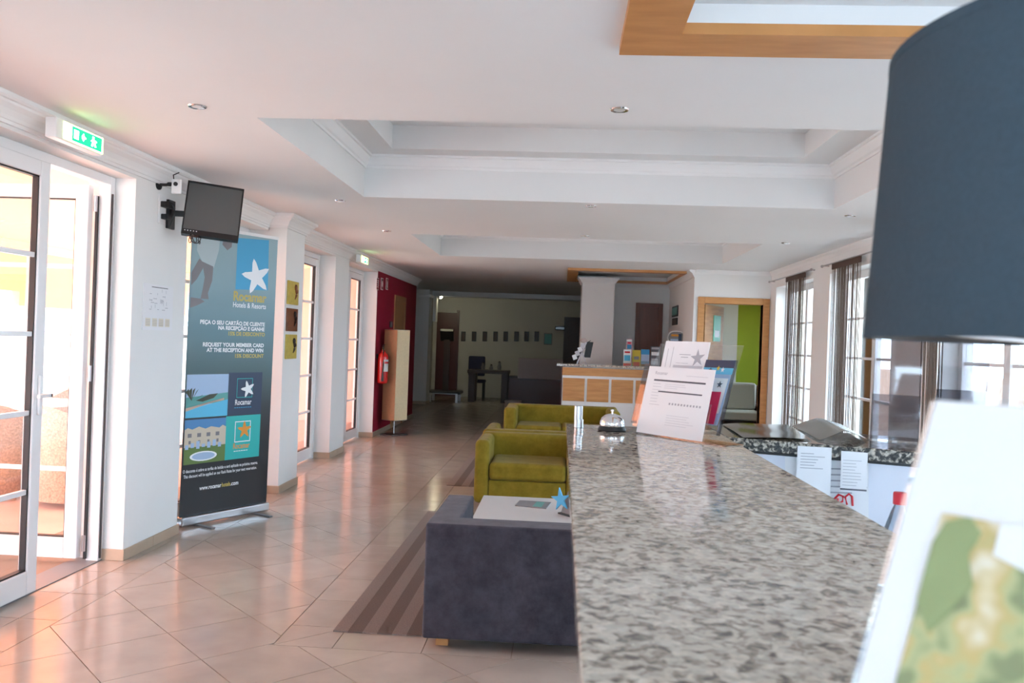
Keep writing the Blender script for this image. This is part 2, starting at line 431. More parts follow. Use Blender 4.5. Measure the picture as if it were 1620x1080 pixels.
tag(rest.build('floor_tiles_beyond', 'tile', floor), kind='stuff')

# ---------------- left wall
wl = sroot('wall_left', (W, 0, 0)); TOP = 2.46
def seg(y0, y1, x1=W, z0=-.006, z1=CEIL, mt='wall', name='pier'): return bx(name, mt, wl, -3.08, x1, y0, y1, z0, z1)
O1, O2, O3, O4, O0 = (2.2, 5.24), (6.0, 7.695), (8.242, 10.03), (10.68, 12.34), (-2.6, -1.2)
seg(YB, O0[0]); seg(O0[1], O1[0]); seg(O1[1], O2[0]);  seg(O3[1], O4[0])
for o in (O0, O1, O2, O3, O4): seg(o[0], o[1], z0=TOP, name='lintel')
seg(O4[1], O4[1]+.03)
bx('red_wall_section', 'redwall', wl, -3.08, W, O4[1]+.03, 15.7, -.006, CEIL)
bx('wall_return', 'wall', wl, -3.45, -3.08, 15.5, 15.7, -.006, CEIL)
bx('far_section', 'wallshaded', wl, -3.65, -3.40, 15.5, YF, -.006, CEIL)
bx('far_pier', 'wall', wl, -3.40, -3.03, 18.9, 19.35, -.006, CEIL)
bx('pier_capital', 'moulding', wl, -3.40, -2.98, 18.85, 19.4, 2.44, 2.5, bevel=.01)
wp = sroot('wall_pier', (-2.8, 7.97, 0)); bx('pier', 'wall', wp, -3.08, -2.597, O2[1], O3[0], -.006, CEIL)
co = sroot('trim_3', (W, 5, CEIL))
# cornice
PROF = [(d_*.80, CEIL-(CEIL-z_)*.68) for d_, z_ in [(0, 2.42), (.018, 2.42), (.022, 2.445), (.03, 2.45), (.036, 2.475), (.055, 2.515), (.085, 2.545), (.09, 2.562), (.105, 2.566), (.118, 2.58), (.118, CEIL), (0, CEIL)]]
def sweep(path, side, prof, k=1.0):
    """path of (x, y); profile offset to the left (+1) or right (-1) of travel"""
    mb = MB(); n = len(path); K = len(prof); P = [Vector(p) for p in path]
    for i, p in enumerate(P):
        ns = []
        for a, b in ((i-1, i), (i, i+1)):
            if a >= 0 and b < n: d = (P[b]-P[a]).normalized(); ns.append(Vector((-d.y, d.x))*side)
        m_ = ns[0] if len(ns) == 1 else (ns[0]+ns[1])/(1+ns[0].dot(ns[1]))
        for d, z in prof: q = p+m_*(d*k); mb.v.append(Vector((q.x, q.y, CEIL-(CEIL-z)*k)))
    for i in range(n-1):
        for j in range(K): mb.f.append((i*K+j, i*K+(j+1) % K, (i+1)*K+(j+1) % K, (i+1)*K+j))
    mb.f += [tuple(range(K)), tuple(range((n-1)*K, n*K))]
    return mb
p2 = -2.597
sweep([(W, YB), (W, O2[1]-.02), (p2, O2[1]-.02), (p2, O3[0]+.02), (W, O3[0]+.02), (W, 15.7)], -1, PROF).build('cornice', 'moulding', co, fix=True)
# skirting pieces
def skirt(par, x0, x1, y0, y1, h=.072): bx('skirting_tile', 'skirt', par, x0, x1, y0, y1, 0, h, bevel=.003)
sk = .012
bl = sroot('baseboard_left', (W, 0, 0))
def run_y(x, y0, y1):
    n = max(1, round((y1-y0)/.43)); d = (y1-y0)/n
    for i in range(n): skirt(bl, x, x+sk, y0+i*d+.001, y0+(i+1)*d-.001)
def run_x(y, x0, x1, s=-1): skirt(bl, x0, x1, min(y, y+s*sk), max(y, y+s*sk))
run_y(W, -1.2, 2.2); run_y(W, 5.24, 6.0); run_x(5.24, -2.93, W+sk); run_x(6.0, -2.93, W+sk, 1)
run_y(-2.597, 7.695, 8.242); run_x(7.695, -2.93, -2.597+sk); run_x(8.242, -2.93, -2.597+sk, 1)
run_y(W, 10.03, 10.68); run_x(10.03, -2.96, W+sk); run_x(10.68, -2.96, W+sk, 1)
run_x(12.34, -2.97, W+sk); run_y(W, 12.34, 15.7); run_x(18.9, -3.40, -3.03+sk); run_y(-3.03, 18.9, 19.35)

# ---------------- glazed doors
def leaf(par, p0, p1, z0, z1, panes=5, st=.085, th=.028, bot=.13):
    p0, p1 = Vector((*p0, 0)), Vector((*p1, 0)); d = (p1-p0).normalized(); n = Vector((-d.y, d.x, 0)); L_ = (p1-p0).length; U = Vector((0, 0, 1))
    mb = MB()
    for a, b in ((0, st), (L_-st, L_)): mb.obox(p0+d*((a+b)/2)+U*((z0+z1)/2), d*((b-a)/2), n*th, U*((z1-z0)/2))
    for a, b in ((z0, z0+bot), (z1-st, z1)): mb.obox(p0+d*(L_/2)+U*((a+b)/2), d*(L_/2-st), n*th, U*((b-a)/2))
    lf = mb.build('leaf_frame', 'pvc', par, bevel=.006)
    gb, gt = z0+bot, z1-st
    gm = MB()
    for a in (st, L_-st-.008): gm.obox(p0+d*(a+.004)+U*((gb+gt)/2), d*.004, n*(th*.6), U*((gt-gb)/2))
    for z in (gb, gt-.008): gm.obox(p0+d*(L_/2)+U*(z+.004), d*(L_/2-st), n*(th*.6), U*.004)
    gm.build('gasket', 'gasket', lf)
    h = (gt-gb)/panes
    for k in range(panes):
        MB().obox(p0+d*(L_/2)+U*(gb+h*(k+.5)), d*(L_/2-st), n*.003, U*(h/2-.004)).build('pane', 'glass', lf)
        if k: MB().obox(p0+d*(L_/2)+U*(gb+h*k), d*(L_/2-st), n*.011, U*.014).build('muntin', 'pvc', lf, bevel=.003)
    return lf
def doorframe(par, x, y0, y1, top=TOP, wd=.055):
    mb = MB(); mb.box(x-.04, x+.04, y0, y0+wd, 0, top).box(x-.04, x+.04, y1-wd, y1, 0, top).box(x-.04, x+.04, y0+wd, y1-wd, top-wd, top)
    return mb.build('door_frame', 'pvc', par, bevel=.004)
d1 = sroot('door_1', (-2.93, 3.7, 0)); doorframe(d1, -2.945, *O1)
leaf(d1, (-2.915, 2.27), (-2.915, 3.39), .015, 2.40); l1 = leaf(d1, (-2.905, 3.40), (-2.905, 4.515), .015, 2.40)
hz = MB(); hz.box(-2.875, -2.86, 4.46, 4.49, 1.0, 1.22); hz.box(-2.86, -2.80, 4.465, 4.485, 1.10, 1.12); hz.box(-2.82, -2.80, 4.37, 4.485, 1.10, 1.12); hz.build('handle', 'white', l1, bevel=.003)
l2 = leaf(d1, (-3.01, 5.145), (-3.76, 5.145), .03, 2.39)
hg = MB()
for z in (.12, 1.2, 2.28): hg.cyl((-2.985, 5.155, z-.05), (-2.985, 5.155, z+.05), .012, n=10)
hg.build('hinge', 'steel', d1); MB().box(-2.99, -2.975, 5.162, 5.178, .02, 2.33).build('jamb_seal', 'gasket', d1)
MB().box(-2.91, -2.895, 5.195, 5.205, .02, 2.35).build('jamb_seal', 'gasket', d1)
MB().box(-3.08, -2.90, 2.2, 5.24, -.004, .006).build('threshold', 'soilgrey', d1)
for nm, o, xx in (('door_2', O2, -2.99), ('door_3', O3, -3.0), ('door_4', O4, -3.01), ('door_5', O0, -3.0)):
    d_ = sroot(nm, (xx, (o[0]+o[1])/2, 0)); doorframe(d_, xx, *o); mid = (o[0]+o[1])/2
    leaf(d_, (xx+.01, o[0]+.06), (xx+.01, mid-.004), .015, 2.40); leaf(d_, (xx+.01, mid+.004), (xx+.01, o[1]-.06), .015, 2.40)
# ---------------- back wall (behind the photographer) with glazed entrance
wb = sroot('wall_back', (0, YB, 0))
for a in ((-3.65, -1.6, 0, CEIL), (1.8, 3.2, 0, CEIL), (-1.6, 1.8, 2.41, CEIL)): bx('wall_section', 'wall', wb, a[0], a[1], YB-.2, YB, a[2]-.006, a[3])
d6 = sroot('door_6', (.1, YB, 0)); MB().box(-1.6, -1.54, YB-.12, YB-.04, 0, 2.41).box(1.74, 1.8, YB-.12, YB-.04, 0, 2.41).box(-1.54, 1.74, YB-.12, YB-.04, 2.35, 2.41).build('door_frame', 'pvc', d6)
for a, b in ((-1.54, -.73), (-.72, .09), (.1, .91), (.92, 1.74)): leaf(d6, (a, YB-.08), (b, YB-.08), .015, 2.40)

# ---------------- right wall with windows
wr = sroot('wall_right', (RW, 0, 0))
WIN = [(10.0, 11.70), (7.62, 9.4), (5.3, 6.72), (2.9, 4.6), (.4, 2.0), (-2.4, -.6)]
edges = [12.0]+[v for a, b in WIN for v in (b, a)]+[YB]
for i in range(0, len(edges), 2): bx('pier', 'wall', wr, RW, RW+.28, edges[i+1], edges[i], -.006, CEIL)
for a, b in WIN:
    bx('lintel', 'wall', wr, RW, RW+.28, a, b, 2.37, CEIL); bx('sill', 'wall', wr, RW, RW+.28, a, b, -.006, .12)
sweep([(1.86, 12.0), (RW, 12.0), (RW, YB)], -1, PROF, .45).build('cornice', 'moulding', wr, fix=True)
for i, (a, b) in enumerate(WIN):
    wn = sroot('window_%d' % (i+1), (RW+.2, (a+b)/2, 0)); X = RW+.2; mid = (a+b)/2
    mb = MB()
    for y0, y1 in ((a, a+.06), (b-.06, b), (mid-.045, mid+.045)): mb.box(X-.03, X+.03, y0, y1, .12, 2.37)
    for y0, y1 in ((a+.06, mid-.045), (mid+.045, b-.06)):
        mb.box(X-.03, X+.03, y0, y1, .12, .20); mb.box(X-.03, X+.03, y0, y1, 2.29, 2.37)
    mb.build('window_frame', 'pvc', wn, bevel=.004)
    for y0, y1 in ((a+.06, mid-.045), (mid+.045, b-.06)):
        for k in range(5):
            z = .20+2.09/5*k; MB().box(X-.003, X+.003, y0, y1, z+.004, z+2.09/5-.004).build('pane', 'glass', wn)
            if k: MB().box(X-.012, X+.012, y0, y1, z-.013, z+.013).build('muntin', 'pvc', wn)

# ---------------- far walls on the right
wf = sroot('wall_far_right', (2.3, 12.0, 0))
DX0, DX1, DTOP = 2.0, 2.82, 2.14
bx('wall_section', 'wall', wf, 1.85, DX0, 12.0, 12.14, -.006, CEIL); bx('wall_section', 'wall', wf, DX1, RW+.28, 12.0, 12.14, -.006, CEIL)
bx('lintel', 'wall', wf, DX0, DX1, 12.0, 12.14, DTOP, CEIL)
bx('side_wall', 'wall', wf, 1.85, 1.99, 12.14, 16.0, -.006, CEIL)
bx('rear_wall', 'wall', wf, .5, 1.85, 14.7, 14.85, -.006, CEIL)
sweep([(1.85, 12.0), (1.85, 14.7), (.8, 14.7)], 1, PROF, .8).build('cornice', 'moulding', wf, fix=True)
cl = sroot('wall_column', (.58, 14.0, 0))
bx('shaft', 'wall', cl, .31, .85, 13.9, 14.7, -.006, CEIL, bevel=.01)
sweep([(.31, 14.7), (.31, 13.9), (.85, 13.9), (.85, 14.7)], -1, PROF, .75).build('capital', 'moulding', cl, fix=True)
# doorway to the lime room
d7 = sroot('door_7', (2.4, 12.0, 0))
mb = MB(); mb.box(DX0-.09, DX0, 11.98, 12.16, 0, DTOP+.09).box(DX1, DX1+.09, 11.98, 12.16, 0, DTOP+.09).box(DX0, DX1, 11.98, 12.16, DTOP, DTOP+.09); mb.build('architrave', 'woodorange', d7, bevel=.006)
h7 = Vector((DX0+.02, 12.12, 0)); t7 = PY(1141, 560, 12.80); t7.z = 0; e7 = (t7-h7).normalized(); L7 = (t7-h7).length; n7 = Vector((e7.y, -e7.x, 0)); c7 = (h7+t7)/2
lf7 = MB().obox(c7+Vector((0, 0, 1.07)), e7*(L7/2), n7*.02, (0, 0, 1.06)).build('door_leaf', 'woodorange', d7, bevel=.004)
MB().obox(c7+Vector((0, 0, 1.80))+n7*.023+e7*.10, e7*.15, n7*.003, (0, 0, .19)).build('poster', 'greencard', lf7)
MB().obox(c7+Vector((0, 0, 1.72))+n7*.027+e7*.10, e7*.10, n7*.001, (0, 0, .05)).build('poster_print', 'printwhite', lf7)
MB().cyl(c7+Vector((0, 0, 1.05))+n7*.02+e7*(L7/2-.06), c7+Vector((0, 0, 1.05))+n7*.07+e7*(L7/2-.06), .01, n=8).build('door_handle', 'steel', lf7)
wg = sroot('wall_lime_room', (2.6, 15.5, 0)); ws7 = sroot('wall_lime_side', (4.25, 13.8, 0)); wf7 = sroot('wall_lime_front', (3.8, 12.05, 0)); fl7 = sroot('floor_lime_room', (3.8, 13.8, 0)); ce7 = sroot('ceiling_lime_room', (3.8, 13.8, CEIL)); LX = PY(1166, 520, 15.6).x
bx('lime_wall', 'limewall', wg, LX, 4.2, 15.6, 15.75, -.006, CEIL); bx('cream_wall', 'cream', wg, 1.99, LX, 15.55, 15.75, -.006, CEIL)
bx('side_wall', 'cream', ws7, 4.2, 4.35, 12.0, 14.1, -.006, CEIL); bx('side_wall', 'cream', ws7, 4.2, 4.35, 14.9, 15.75, -.006, CEIL); bx('lintel', 'cream', ws7, 4.2, 4.35, 14.1, 14.9, 2.1, CEIL); bx('sill', 'cream', ws7, 4.2, 4.35, 14.1, 14.9, -.006, 1.0); bx('pane', 'glass', ws7, 4.27, 4.276, 14.1, 14.9, 1.0, 2.1); bx('front_wall', 'cream', wf7, 3.2, 4.35, 12.0, 12.14, -.006, CEIL)
bx('room_floor', 'tile', fl7, 3.2, 4.35, 12.0, 15.75, -.06, 0); bx('room_ceiling', 'ceiling', ce7, 3.2, 4.35, 12.0, 15.75, CEIL, CEIL+.1)
# dark far room
wk = sroot('wall_far', (0, YF, 0)); bx('wall_section', 'wallshaded', wk, -3.65, 3.2, YF, YF+.2, -.006, CEIL)
bx('side_wall', 'wallshaded', wk, 1.99, 3.2, 15.75, 15.9, -.006, CEIL); bx('right_wall', 'wallshaded', wk, 3.0, 3.2, 15.9, YF, -.006, CEIL)
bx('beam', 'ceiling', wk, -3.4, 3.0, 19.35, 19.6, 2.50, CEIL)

# ---------------- ceiling with coffers
R1 = (-1.615, 2.06, 4.25, 6.6); R2 = (-1.65, 2.06, 8.88, 11.1); WF = (.175, 2.2, -.9, 3.12); WF2 = (.055, 1.78, 12.28, 14.6)
def grid_ceiling(x0, x1, y0, y1, holes, z, th=.03):
    mb = MB(); xs = sorted({x0, x1}|{h[0] for h in holes}|{h[1] for h in holes}); ys = sorted({y0, y1}|{h[2] for h in holes}|{h[3] for h in holes})
    for i in range(len(xs)-1):
        for j in range(len(ys)-1):
            cx, cy = (xs[i]+xs[i+1])/2, (ys[j]+ys[j+1])/2
            if any(h[0] < cx < h[1] and h[2] < cy < h[3] for h in holes) or not (x0 < cx < x1 and y0 < cy < y1): continue
            mb.add([(xs[i], ys[j], z), (xs[i], ys[j+1], z), (xs[i+1], ys[j+1], z), (xs[i+1], ys[j], z)], [(0, 1, 2, 3)])
    return mb
ceil = grid_ceiling(-3.65, 3.2, YB, YF, [R1, R2, (WF[0]+.2, WF[1]-.2, WF[2]+.2, WF[3]-.22), (WF2[0]+.16, WF2[1]-.02, WF2[2]+.14, WF2[3]-.16)], CEIL).build('ceiling', 'ceiling'); struct(ceil)
MB().box(-3.7, 4.4, YB-.2, YF+.2, 3.3, 3.4).build('roof_slab', 'ceiling', ceil)
def walls_in(x0, x1, y0, y1, z0, z1):
    return MB().add([(x0, y0, z0), (x1, y0, z0), (x1, y1, z0), (x0, y1, z0), (x0, y0, z1), (x1, y0, z1), (x1, y1, z1), (x0, y1, z1)], [(0, 4, 5, 1), (1, 5, 6, 2), (2, 6, 7, 3), (3, 7, 4, 0)])
def ring(x0, x1, y0, y1, prof):
    """closed inner moulding of a coffer; prof (inset, z)"""
    mb = MB(); K = len(prof)
    for sx, sy in ((0, 0), (1, 0), (1, 1), (0, 1)):
        for d, z in prof: mb.v.append(Vector(((x0+d) if sx == 0 else (x1-d), (y0+d) if sy == 0 else (y1-d), z)))
    for i in range(4):
        for j in range(K): mb.f.append((i*K+j, i*K+(j+1) % K, ((i+1) % 4)*K+(j+1) % K, ((i+1) % 4)*K+j))
    return mb
for (x0, x1, y0, y1), h1, h2 in ((R1, 2.94, 3.12), (R2, 2.94, 3.12)):
    walls_in(x0, x1, y0, y1, CEIL, h1).build('coffer_side', 'ceiling', ceil)
    ring(x0, x1, y0, y1, [(0, h1-.10), (.012, h1-.10), (.016, h1-.085), (.03, h1-.075), (.05, h1-.035), (.055, h1-.02), (.07, h1-.018), (.07, h1), (0, h1)]).build('coffer_moulding', 'moulding', ceil, fix=True)
    ix0, ix1, iy0, iy1 = x0+.27, x1-.31, y0+.27, y1-.27
    grid_ceiling(x0, x1, y0, y1, [(ix0, ix1, iy0, iy1)], h1).build('coffer_ledge', 'ceiling', ceil)
    walls_in(ix0, ix1, iy0, iy1, h1, h2).build('coffer_upper_side', 'ceiling', ceil)
    grid_ceiling(ix0, ix1, iy0, iy1, [], h2).build('coffer_top', 'ceiling', ceil)
def wood_coffer(R, wx0, wx1, wy0, wy1, zb, zt, nm):
    x0, x1, y0, y1 = R; t = sroot(nm, ((x0+x1)/2, (y0+y1)/2, zb))
    a, b, c, d = x0+wx0, x1-wx1, y0+wy0, y1-wy1
    # four mitred boards each with its own underside, the inner lip rising into the recess
    for pts in (((x0, y0), (x1, y0), (b, c), (a, c)), ((x1, y0), (x1, y1), (b, d), (b, c)), ((x1, y1), (x0, y1), (a, d), (b, d)), ((x0, y1), (x0, y0), (a, c), (a, d))):
        MB().prism(list(pts), zb, CEIL+.004).build('board', 'woodframe', t)
    walls_in(a-.001, b+.001, c-.001, d+.001, CEIL+.004, zt).build('recess_side', 'ceiling', t)
    grid_ceiling(a-.002, b+.002, c-.002, d+.002, [], zt).build('recess_top', 'ceiling', t)
wood_coffer(WF, .2, .2, .2, .22, CEIL-.035, CEIL+.07, 'trim_1')
wood_coffer(WF2, .16, .02, .14, .16, CEIL-.035, CEIL+.07, 'trim_2')

# ---------------- outdoors
gd = MB().box(-60, -3.08, -40, 60, -.12, -.03).build('ground_terrace', 'sand'); struct(gd)
ge = MB().box(3.2, 60, -40, 60, -.12, -.05).build('ground_garden', 'sand'); struct(ge)
pr = sroot('porch', (-4.8, 5, 0)); bx('porch_floor', 'porchfloor', pr, -6.6, -3.08, -4, 14.6, -.031, -.024)
aw = MB().slab([(-3.1, -4, 2.78), (-6.6, -4, 2.50), (-6.6, 14.6, 2.50), (-3.1, 14.6, 2.78)], (0, 0, .004)).build('awning', 'awning', pr)
MB().slab([(-6.64, -4, 2.50), (-6.72, -4, 1.72), (-6.72, 14.6, 1.72), (-6.64, 14.6, 2.50)], (.004, 0, 0)).build('awning_valance', 'awning', pr)
bx('porch_beam', 'pvc', pr, -6.62, -6.54, -4, 14.6, 2.40, 2.50)
for yy in (-2, 2, 6, 10, 14): bx('porch_post', 'pvc', pr, -6.62, -6.54, yy-.04, yy+.04, -.03, 2.40)
bx('porch_end_wall', 'peach', pr, -6.4, -3.08, 14.6, 15, -.03, 2.9); bx('facade', 'peach', pr, -3.10, -3.08, O0[1], O1[0], -.03, 3.3)
bw = MB().box(-14, -13.8, -20, 40, -.03, 1.6).build('wall_boundary', 'peach'); struct(bw)
gw = MB().box(5.6, 5.8, -20, 40, -.05, 1.25).build('wall_garden', 'peach'); struct(gw)

# ================================================================== THINGS
# ---------------- ceiling downlights
dl = thing('downlight', 'small round recessed downlight with chrome ring flush in the white ceiling', 'ceiling light', (0, 0, CEIL), 'ceiling downlights')
MB().lathe([(.028, 0), (.028, -.004), (.042, -.006), (.046, 0)], (0, 0, CEIL), 24).build('ring', 'chrome', dl, smooth=True)
MB().lathe([(.0005, -.001), (.028, -.001), (.028, -.003), (.0005, -.003)], (0, 0, CEIL), 20, True).build('lens', 'skylens', dl)
first = True
for p, near in (((980, 173), 'between the wood ceiling frame and the large coffer'), ((312, 168), 'between the terrace door exit sign and the large coffer'), ((935, 325), 'between the two coffers, at the middle of their long edge'),
          ((538, 317), 'beyond the large coffer corner near the banner'), ((1345, 341), 'beyond the large coffer corner near the windows'), ((612, 365), 'beside the small coffer corner near the glazed doors'), ((926, 373), 'close to the middle of the small coffer edge'), ((1243, 384), 'beside the small coffer near the string curtains')):
    q = PZ(*p, CEIL); yy = q.y
    if p == (935, 325): yy = 6.75
    o = dl if first else copy_tree(dl); first = False; o.location = (q.x, yy, CEIL); o['label'] = 'recessed ceiling downlight ' + near

# ---------------- exit signs
def exit_sign(y0, y1, z0, z1, x, label):
    t = thing('exit_sign', label, 'exit sign', (x-.06, (y0+y1)/2, z0))
    MB().box(x-.06, x, y0, y1, z0, z1).build('housing', 'white', t, bevel=.006)
    w_ = y1-y0; a, b = y0+.30*w_, y1-.06*w_; h = z1-z0
    MB().box(x-.001, x+.004, y0+.14*w_, y1-.02*w_, z0+.08*h, z1-.08*h).build('diffuser', 'signlens', t)
    pn = MB().box(x+.003, x+.006, a, b, z0+.14*h, z1-.14*h).build('face', 'signgreen', t)
    S = Sheet(planefn((x+.0062, a, z0), (0, 1, 0), (0, 0, 1), (1, 0, 0)), pn); L_ = b-a
    S.rect(.05*L_, .20*L_, .28*h, .72*h, 'signwhite', 'door_symbol')
    S.poly([(.30*L_, .46*h), (.36*L_, .30*h), (.40*L_, .46*h), (.44*L_, .46*h), (.44*L_, .54*h), (.40*L_, .54*h), (.36*L_, .72*h), (.30*L_, .54*h)], 'signwhite', 'arrow_symbol')
    S.poly([(.62*L_, .25*h), (.68*L_, .25*h), (.71*L_, .42*h), (.75*L_, .25*h), (.80*L_, .27*h), (.76*L_, .5*h), (.82*L_, .52*h), (.80*L_, .58*h), (.72*L_, .62*h), (.73*L_, .76*h), (.66*L_, .76*h), (.66*L_, .6*h), (.60*L_, .5*h), (.66*L_, .48*h)], 'signwhite', 'running_figure')
a = PX(88, 228, -2.60); b = PX(163, 247, -2.60)
exit_sign(a.y, b.y, 2.455, 2.56, -2.60, 'lit green and white exit sign above the open terrace door')
a = PX(570, 418, -2.62); b = PX(583, 420, -2.62)
exit_sign(a.y, a.y+.42, 2.45, 2.55, -2.62, 'lit green exit sign above the glazed door next to the red wall')

# ---------------- roll-up banner
BL_, BR_, TL_, TR_ = Vector((-2.838, 6.18, 0)), Vector((-2.432, 6.92, 0)), Vector((-2.822, 6.19, 2.31)), Vector((-2.416, 6.93, 2.31))
bt = thing('roll_up_banner', 'tall roll-up hotel banner with blue logo square and photographs', 'banner', (-2.64, 6.55, 0))
be = (BR_-BL_).normalized(); bn = Vector((be.y, -be.x, 0))
def bpt(u, v, d=0):
    s_, t_ = u/.84, v/2.3; return (BL_*(1-s_)+BR_*s_)*(1-t_)+(TL_*(1-s_)+TR_*s_)*t_+bn*d
cv = MB(); cv.slab([bpt(0, .07), bpt(.84, .07), bpt(.84, 2.28), bpt(0, 2.28)], bn*-.004)
ramp_mat('bannerprint', (0, 2.3), 2, [(0, (.012, .013, .016)), (.30, (.012, .014, .018)), (.38, (.02, .03, .038)), (.52, (.06, .12, .13)), (.66, (.12, .23, .27)), (.82, (.24, .37, .41)), (1, (.30, .43, .47))])
canvas = cv.build('canvas', 'bannerprint', bt)
bs = MB(); bs.obox((BL_+BR_)/2+Vector((0, 0, .045)), be*.425, bn*.04, (0, 0, .034)); bs.build('base_cassette', 'steel', bt, bevel=.012)
tr = MB(); tr.rod(bpt(-.005, 2.285), bpt(.845, 2.285), bn*.008, Vector((0, 0, .012))); tr.build('top_rail', 'white', bt)
MB().cyl(bpt(.42, .08, -.02), bpt(.42, 2.28, -.02), .008, n=8).build('rear_pole', 'steel', bt)
for s_ in (.14, .70):
    MB().obox(bpt(s_, .006, .06), be*.018, bn*.16, (0, 0, .006)).build('foot', 'soilgrey', bt, bevel=.003)
S = Sheet(bpt, canvas)
# beach photograph fading into the print: walking figure
S.poly([(.055, 2.27), (.26, 2.27), (.25, 2.12), (.21, 1.98), (.10, 2.02), (.05, 2.10)], 'printshirt', 'printed_shirt', 1)
S.poly([(.10, 2.02), (.205, 1.99), (.20, 1.88), (.165, 1.78), (.175, 1.735), (.10, 1.735), (.115, 1.80), (.13, 1.90)], 'printskin', 'printed_leg', 2)
S.poly([(.075, 2.04), (.13, 2.0), (.06, 1.88), (.012, 1.83), (.012, 1.93)], 'printskin', 'printed_leg', 1)
S.poly([(.30, 2.26), (.38, 2.27), (.37, 2.16), (.33, 2.13), (.28, 2.17)], 'printskin', 'printed_hand', 1)
S.poly([(.012, 1.74), (.10, 1.735), (.14, 1.715), (.07, 1.68), (.012, 1.66)], 'printskin', 'printed_shadow', 1)
S.poly([(.425, 1.83), (.755, 1.845), (.745, 2.26), (.425, 2.24)], 'cyanprint', 'logo_square', 1)
def starfish(cx, cy, R, mt, rot=1.9, lay=3, sx=1.0):
    pts = []
    for k in range(5):
        a0 = rot+k*2*math.pi/5
        for da, q in ((-.62, .40), (-.16, .80), (0, 1.0), (.16, .80)):
            pts.append((cx+sx*R*q*math.cos(a0+da), cy+R*q*math.sin(a0+da)))
    n = len(pts); mb = MB(); mb.add([bpt(cx, cy, .0008*lay)]+[bpt(u, v, .0008*lay) for u, v in pts], [(0, 1+i, 1+(i+1) % n) for i in range(n)])
    return mb.build('starfish_logo', mt, canvas)
starfish(.628, 1.945, .15, 'printwhite', 1.80)
S.text('Rocamar', .405, 1.742, .105, 'printgold', bold=.0035, width=.335)
S.text('Hotels & Resorts', .405, 1.688, .058, 'printwhite', bold=.001, width=.335)
for t_, u, v, wd, mt in (('PEÇA O SEU CARTÃO DE CLIENTE', .106, 1.545, .632, 'printwhite'), ('NA RECEPÇÃO E GANHE', .275, 1.505, .462, 'printwhite'), ('15% DE DESCONTO', .369, 1.462, .368, 'printgold'),
                      ('REQUEST YOUR MEMBER CARD', .139, 1.372, .598, 'printwhite'), ('AT THE RECEPTION AND WIN', .179, 1.330, .558, 'printwhite'), ('15% DISCOUNT', .443, 1.285, .292, 'printgold')):
    S.text(t_, u, v, .042, mt, bold=.0016, width=wd)
# pool photograph
S.rect(.012, .398, .825, 1.155, 'printsky', 'pool_photo', 1)
S.poly([(.012, .98), (.398, 1.01), (.398, .93), (.20, .93), (.012, .90)], 'printsea', 'photo_sea', 2)
S.poly([(.012, .825), (.398, .825), (.398, .955), (.012, .885)], 'printpool', 'photo_pool', 3)
S.poly([(.012, .875), (.36, .968), (.36, .95), (.012, .90), (.012, .93)], 'printpath', 'photo_kerb', 4)
for k in range(9):
    a_ = .15+k*.31; S.poly([(.06, .955), (.06+.10*math.cos(a_)+.012, .955+.10*math.sin(a_)), (.06+.11*math.cos(a_+.1), .955+.09*math.sin(a_+.1)-.01)], 'printpalm', 'photo_palm', 5) if .06+.11*math.cos(a_) > .012 else None
S.poly([(.10, .955), (.22, 1.0), (.30, 1.005), (.26, .97), (.16, .945)], 'printpalm', 'photo_palm', 5)
# village photograph
S.rect(.012, .392, .47, .81, 'printsky2', 'village_photo', 1)
S.poly([(.012, .60), (.392, .60), (.392, .74), (.36, .755), (.33, .735), (.25, .75), (.20, .735), (.14, .755), (.08, .735), (.04, .75), (.012, .735)], 'printhouse', 'photo_houses', 2)
S.rects([(.04+.085*i, .075+.085*i, .675, .705) for i in range(4)]+[(.05+.085*i, .07+.085*i, .625, .65) for i in range(4)], 'printskin', 'photo_windows', 3)
S.rect(.012, .392, .47, .60, 'printlawn', 'photo_lawn', 3)
S.rects([(.02+.05*i, .05+.05*i, .585+.01*(i % 2), .62+.012*(i % 3)) for i in range(7)], 'printsky', 'photo_parasols', 4)
S.poly([(.19+.125*math.cos(k*.314), .525+.038*math.sin(k*.314)) for k in range(20)], 'printwhite', 'photo_pool_rim', 4)
S.poly([(.19+.105*math.cos(k*.314), .525+.028*math.sin(k*.314)) for k in range(20)], 'printsky', 'photo_pool', 5)
# two logo squares
S.rect(.398, .738, .822, 1.165, 'navy', 'logo_square', 1); S.rect(.390, .738, .470, .818, 'teal', 'logo_square', 1)
def boxline(u0, u1, v0, v1, t_, mt): S.rects([(u0, u1, v0, v0+t_), (u0, u1, v1-t_, v1), (u0, u0+t_, v0, v1), (u1-t_, u1, v0, v1)], mt, 'logo_outline', 2)
boxline(.482, .640, .962, 1.118, .005, 'teal'); boxline(.480, .638, .604, .772, .007, 'printwhite')
starfish(.592, 1.03, .072, 'printwhite', 1.85, 4); starfish(.575, .70, .072, 'orange', 1.6, 4)
S.text('Rocamar', .468, .905, .062, 'printwhite', bold=.001, width=.165); S.rects([(.465+.022*i, .481+.022*i, .880, .886) for i in range(8)], 'cyanprint', 'fine_print', 2)
S.text('Rocamar', .468, .553, .062, 'orange', bold=.001, width=.165); S.rects([(.478+.024*i, .497+.024*i, .530, .536) for i in range(6)], 'printwhite', 'fine_print', 2)
S.text('O desconto é sobre as tarifas de balcão e será aplicado na próxima reserva.', .012, .408, .034, 'printwhite', bold=.0004, width=.715)
S.text('This discount will be applied on our Rack Rates for your next reservation.', .02, .368, .034, 'printwhite', bold=.0004, width=.70)
S.text('www.rocamar', .168, .262, .046, 'printwhite', bold=.001, width=.205); S.text('hotels', .375, .262, .046, 'printgold', bold=.001, width=.082); S.text('.com', .459, .262, .046, 'printwhite', bold=.001, width=.078)

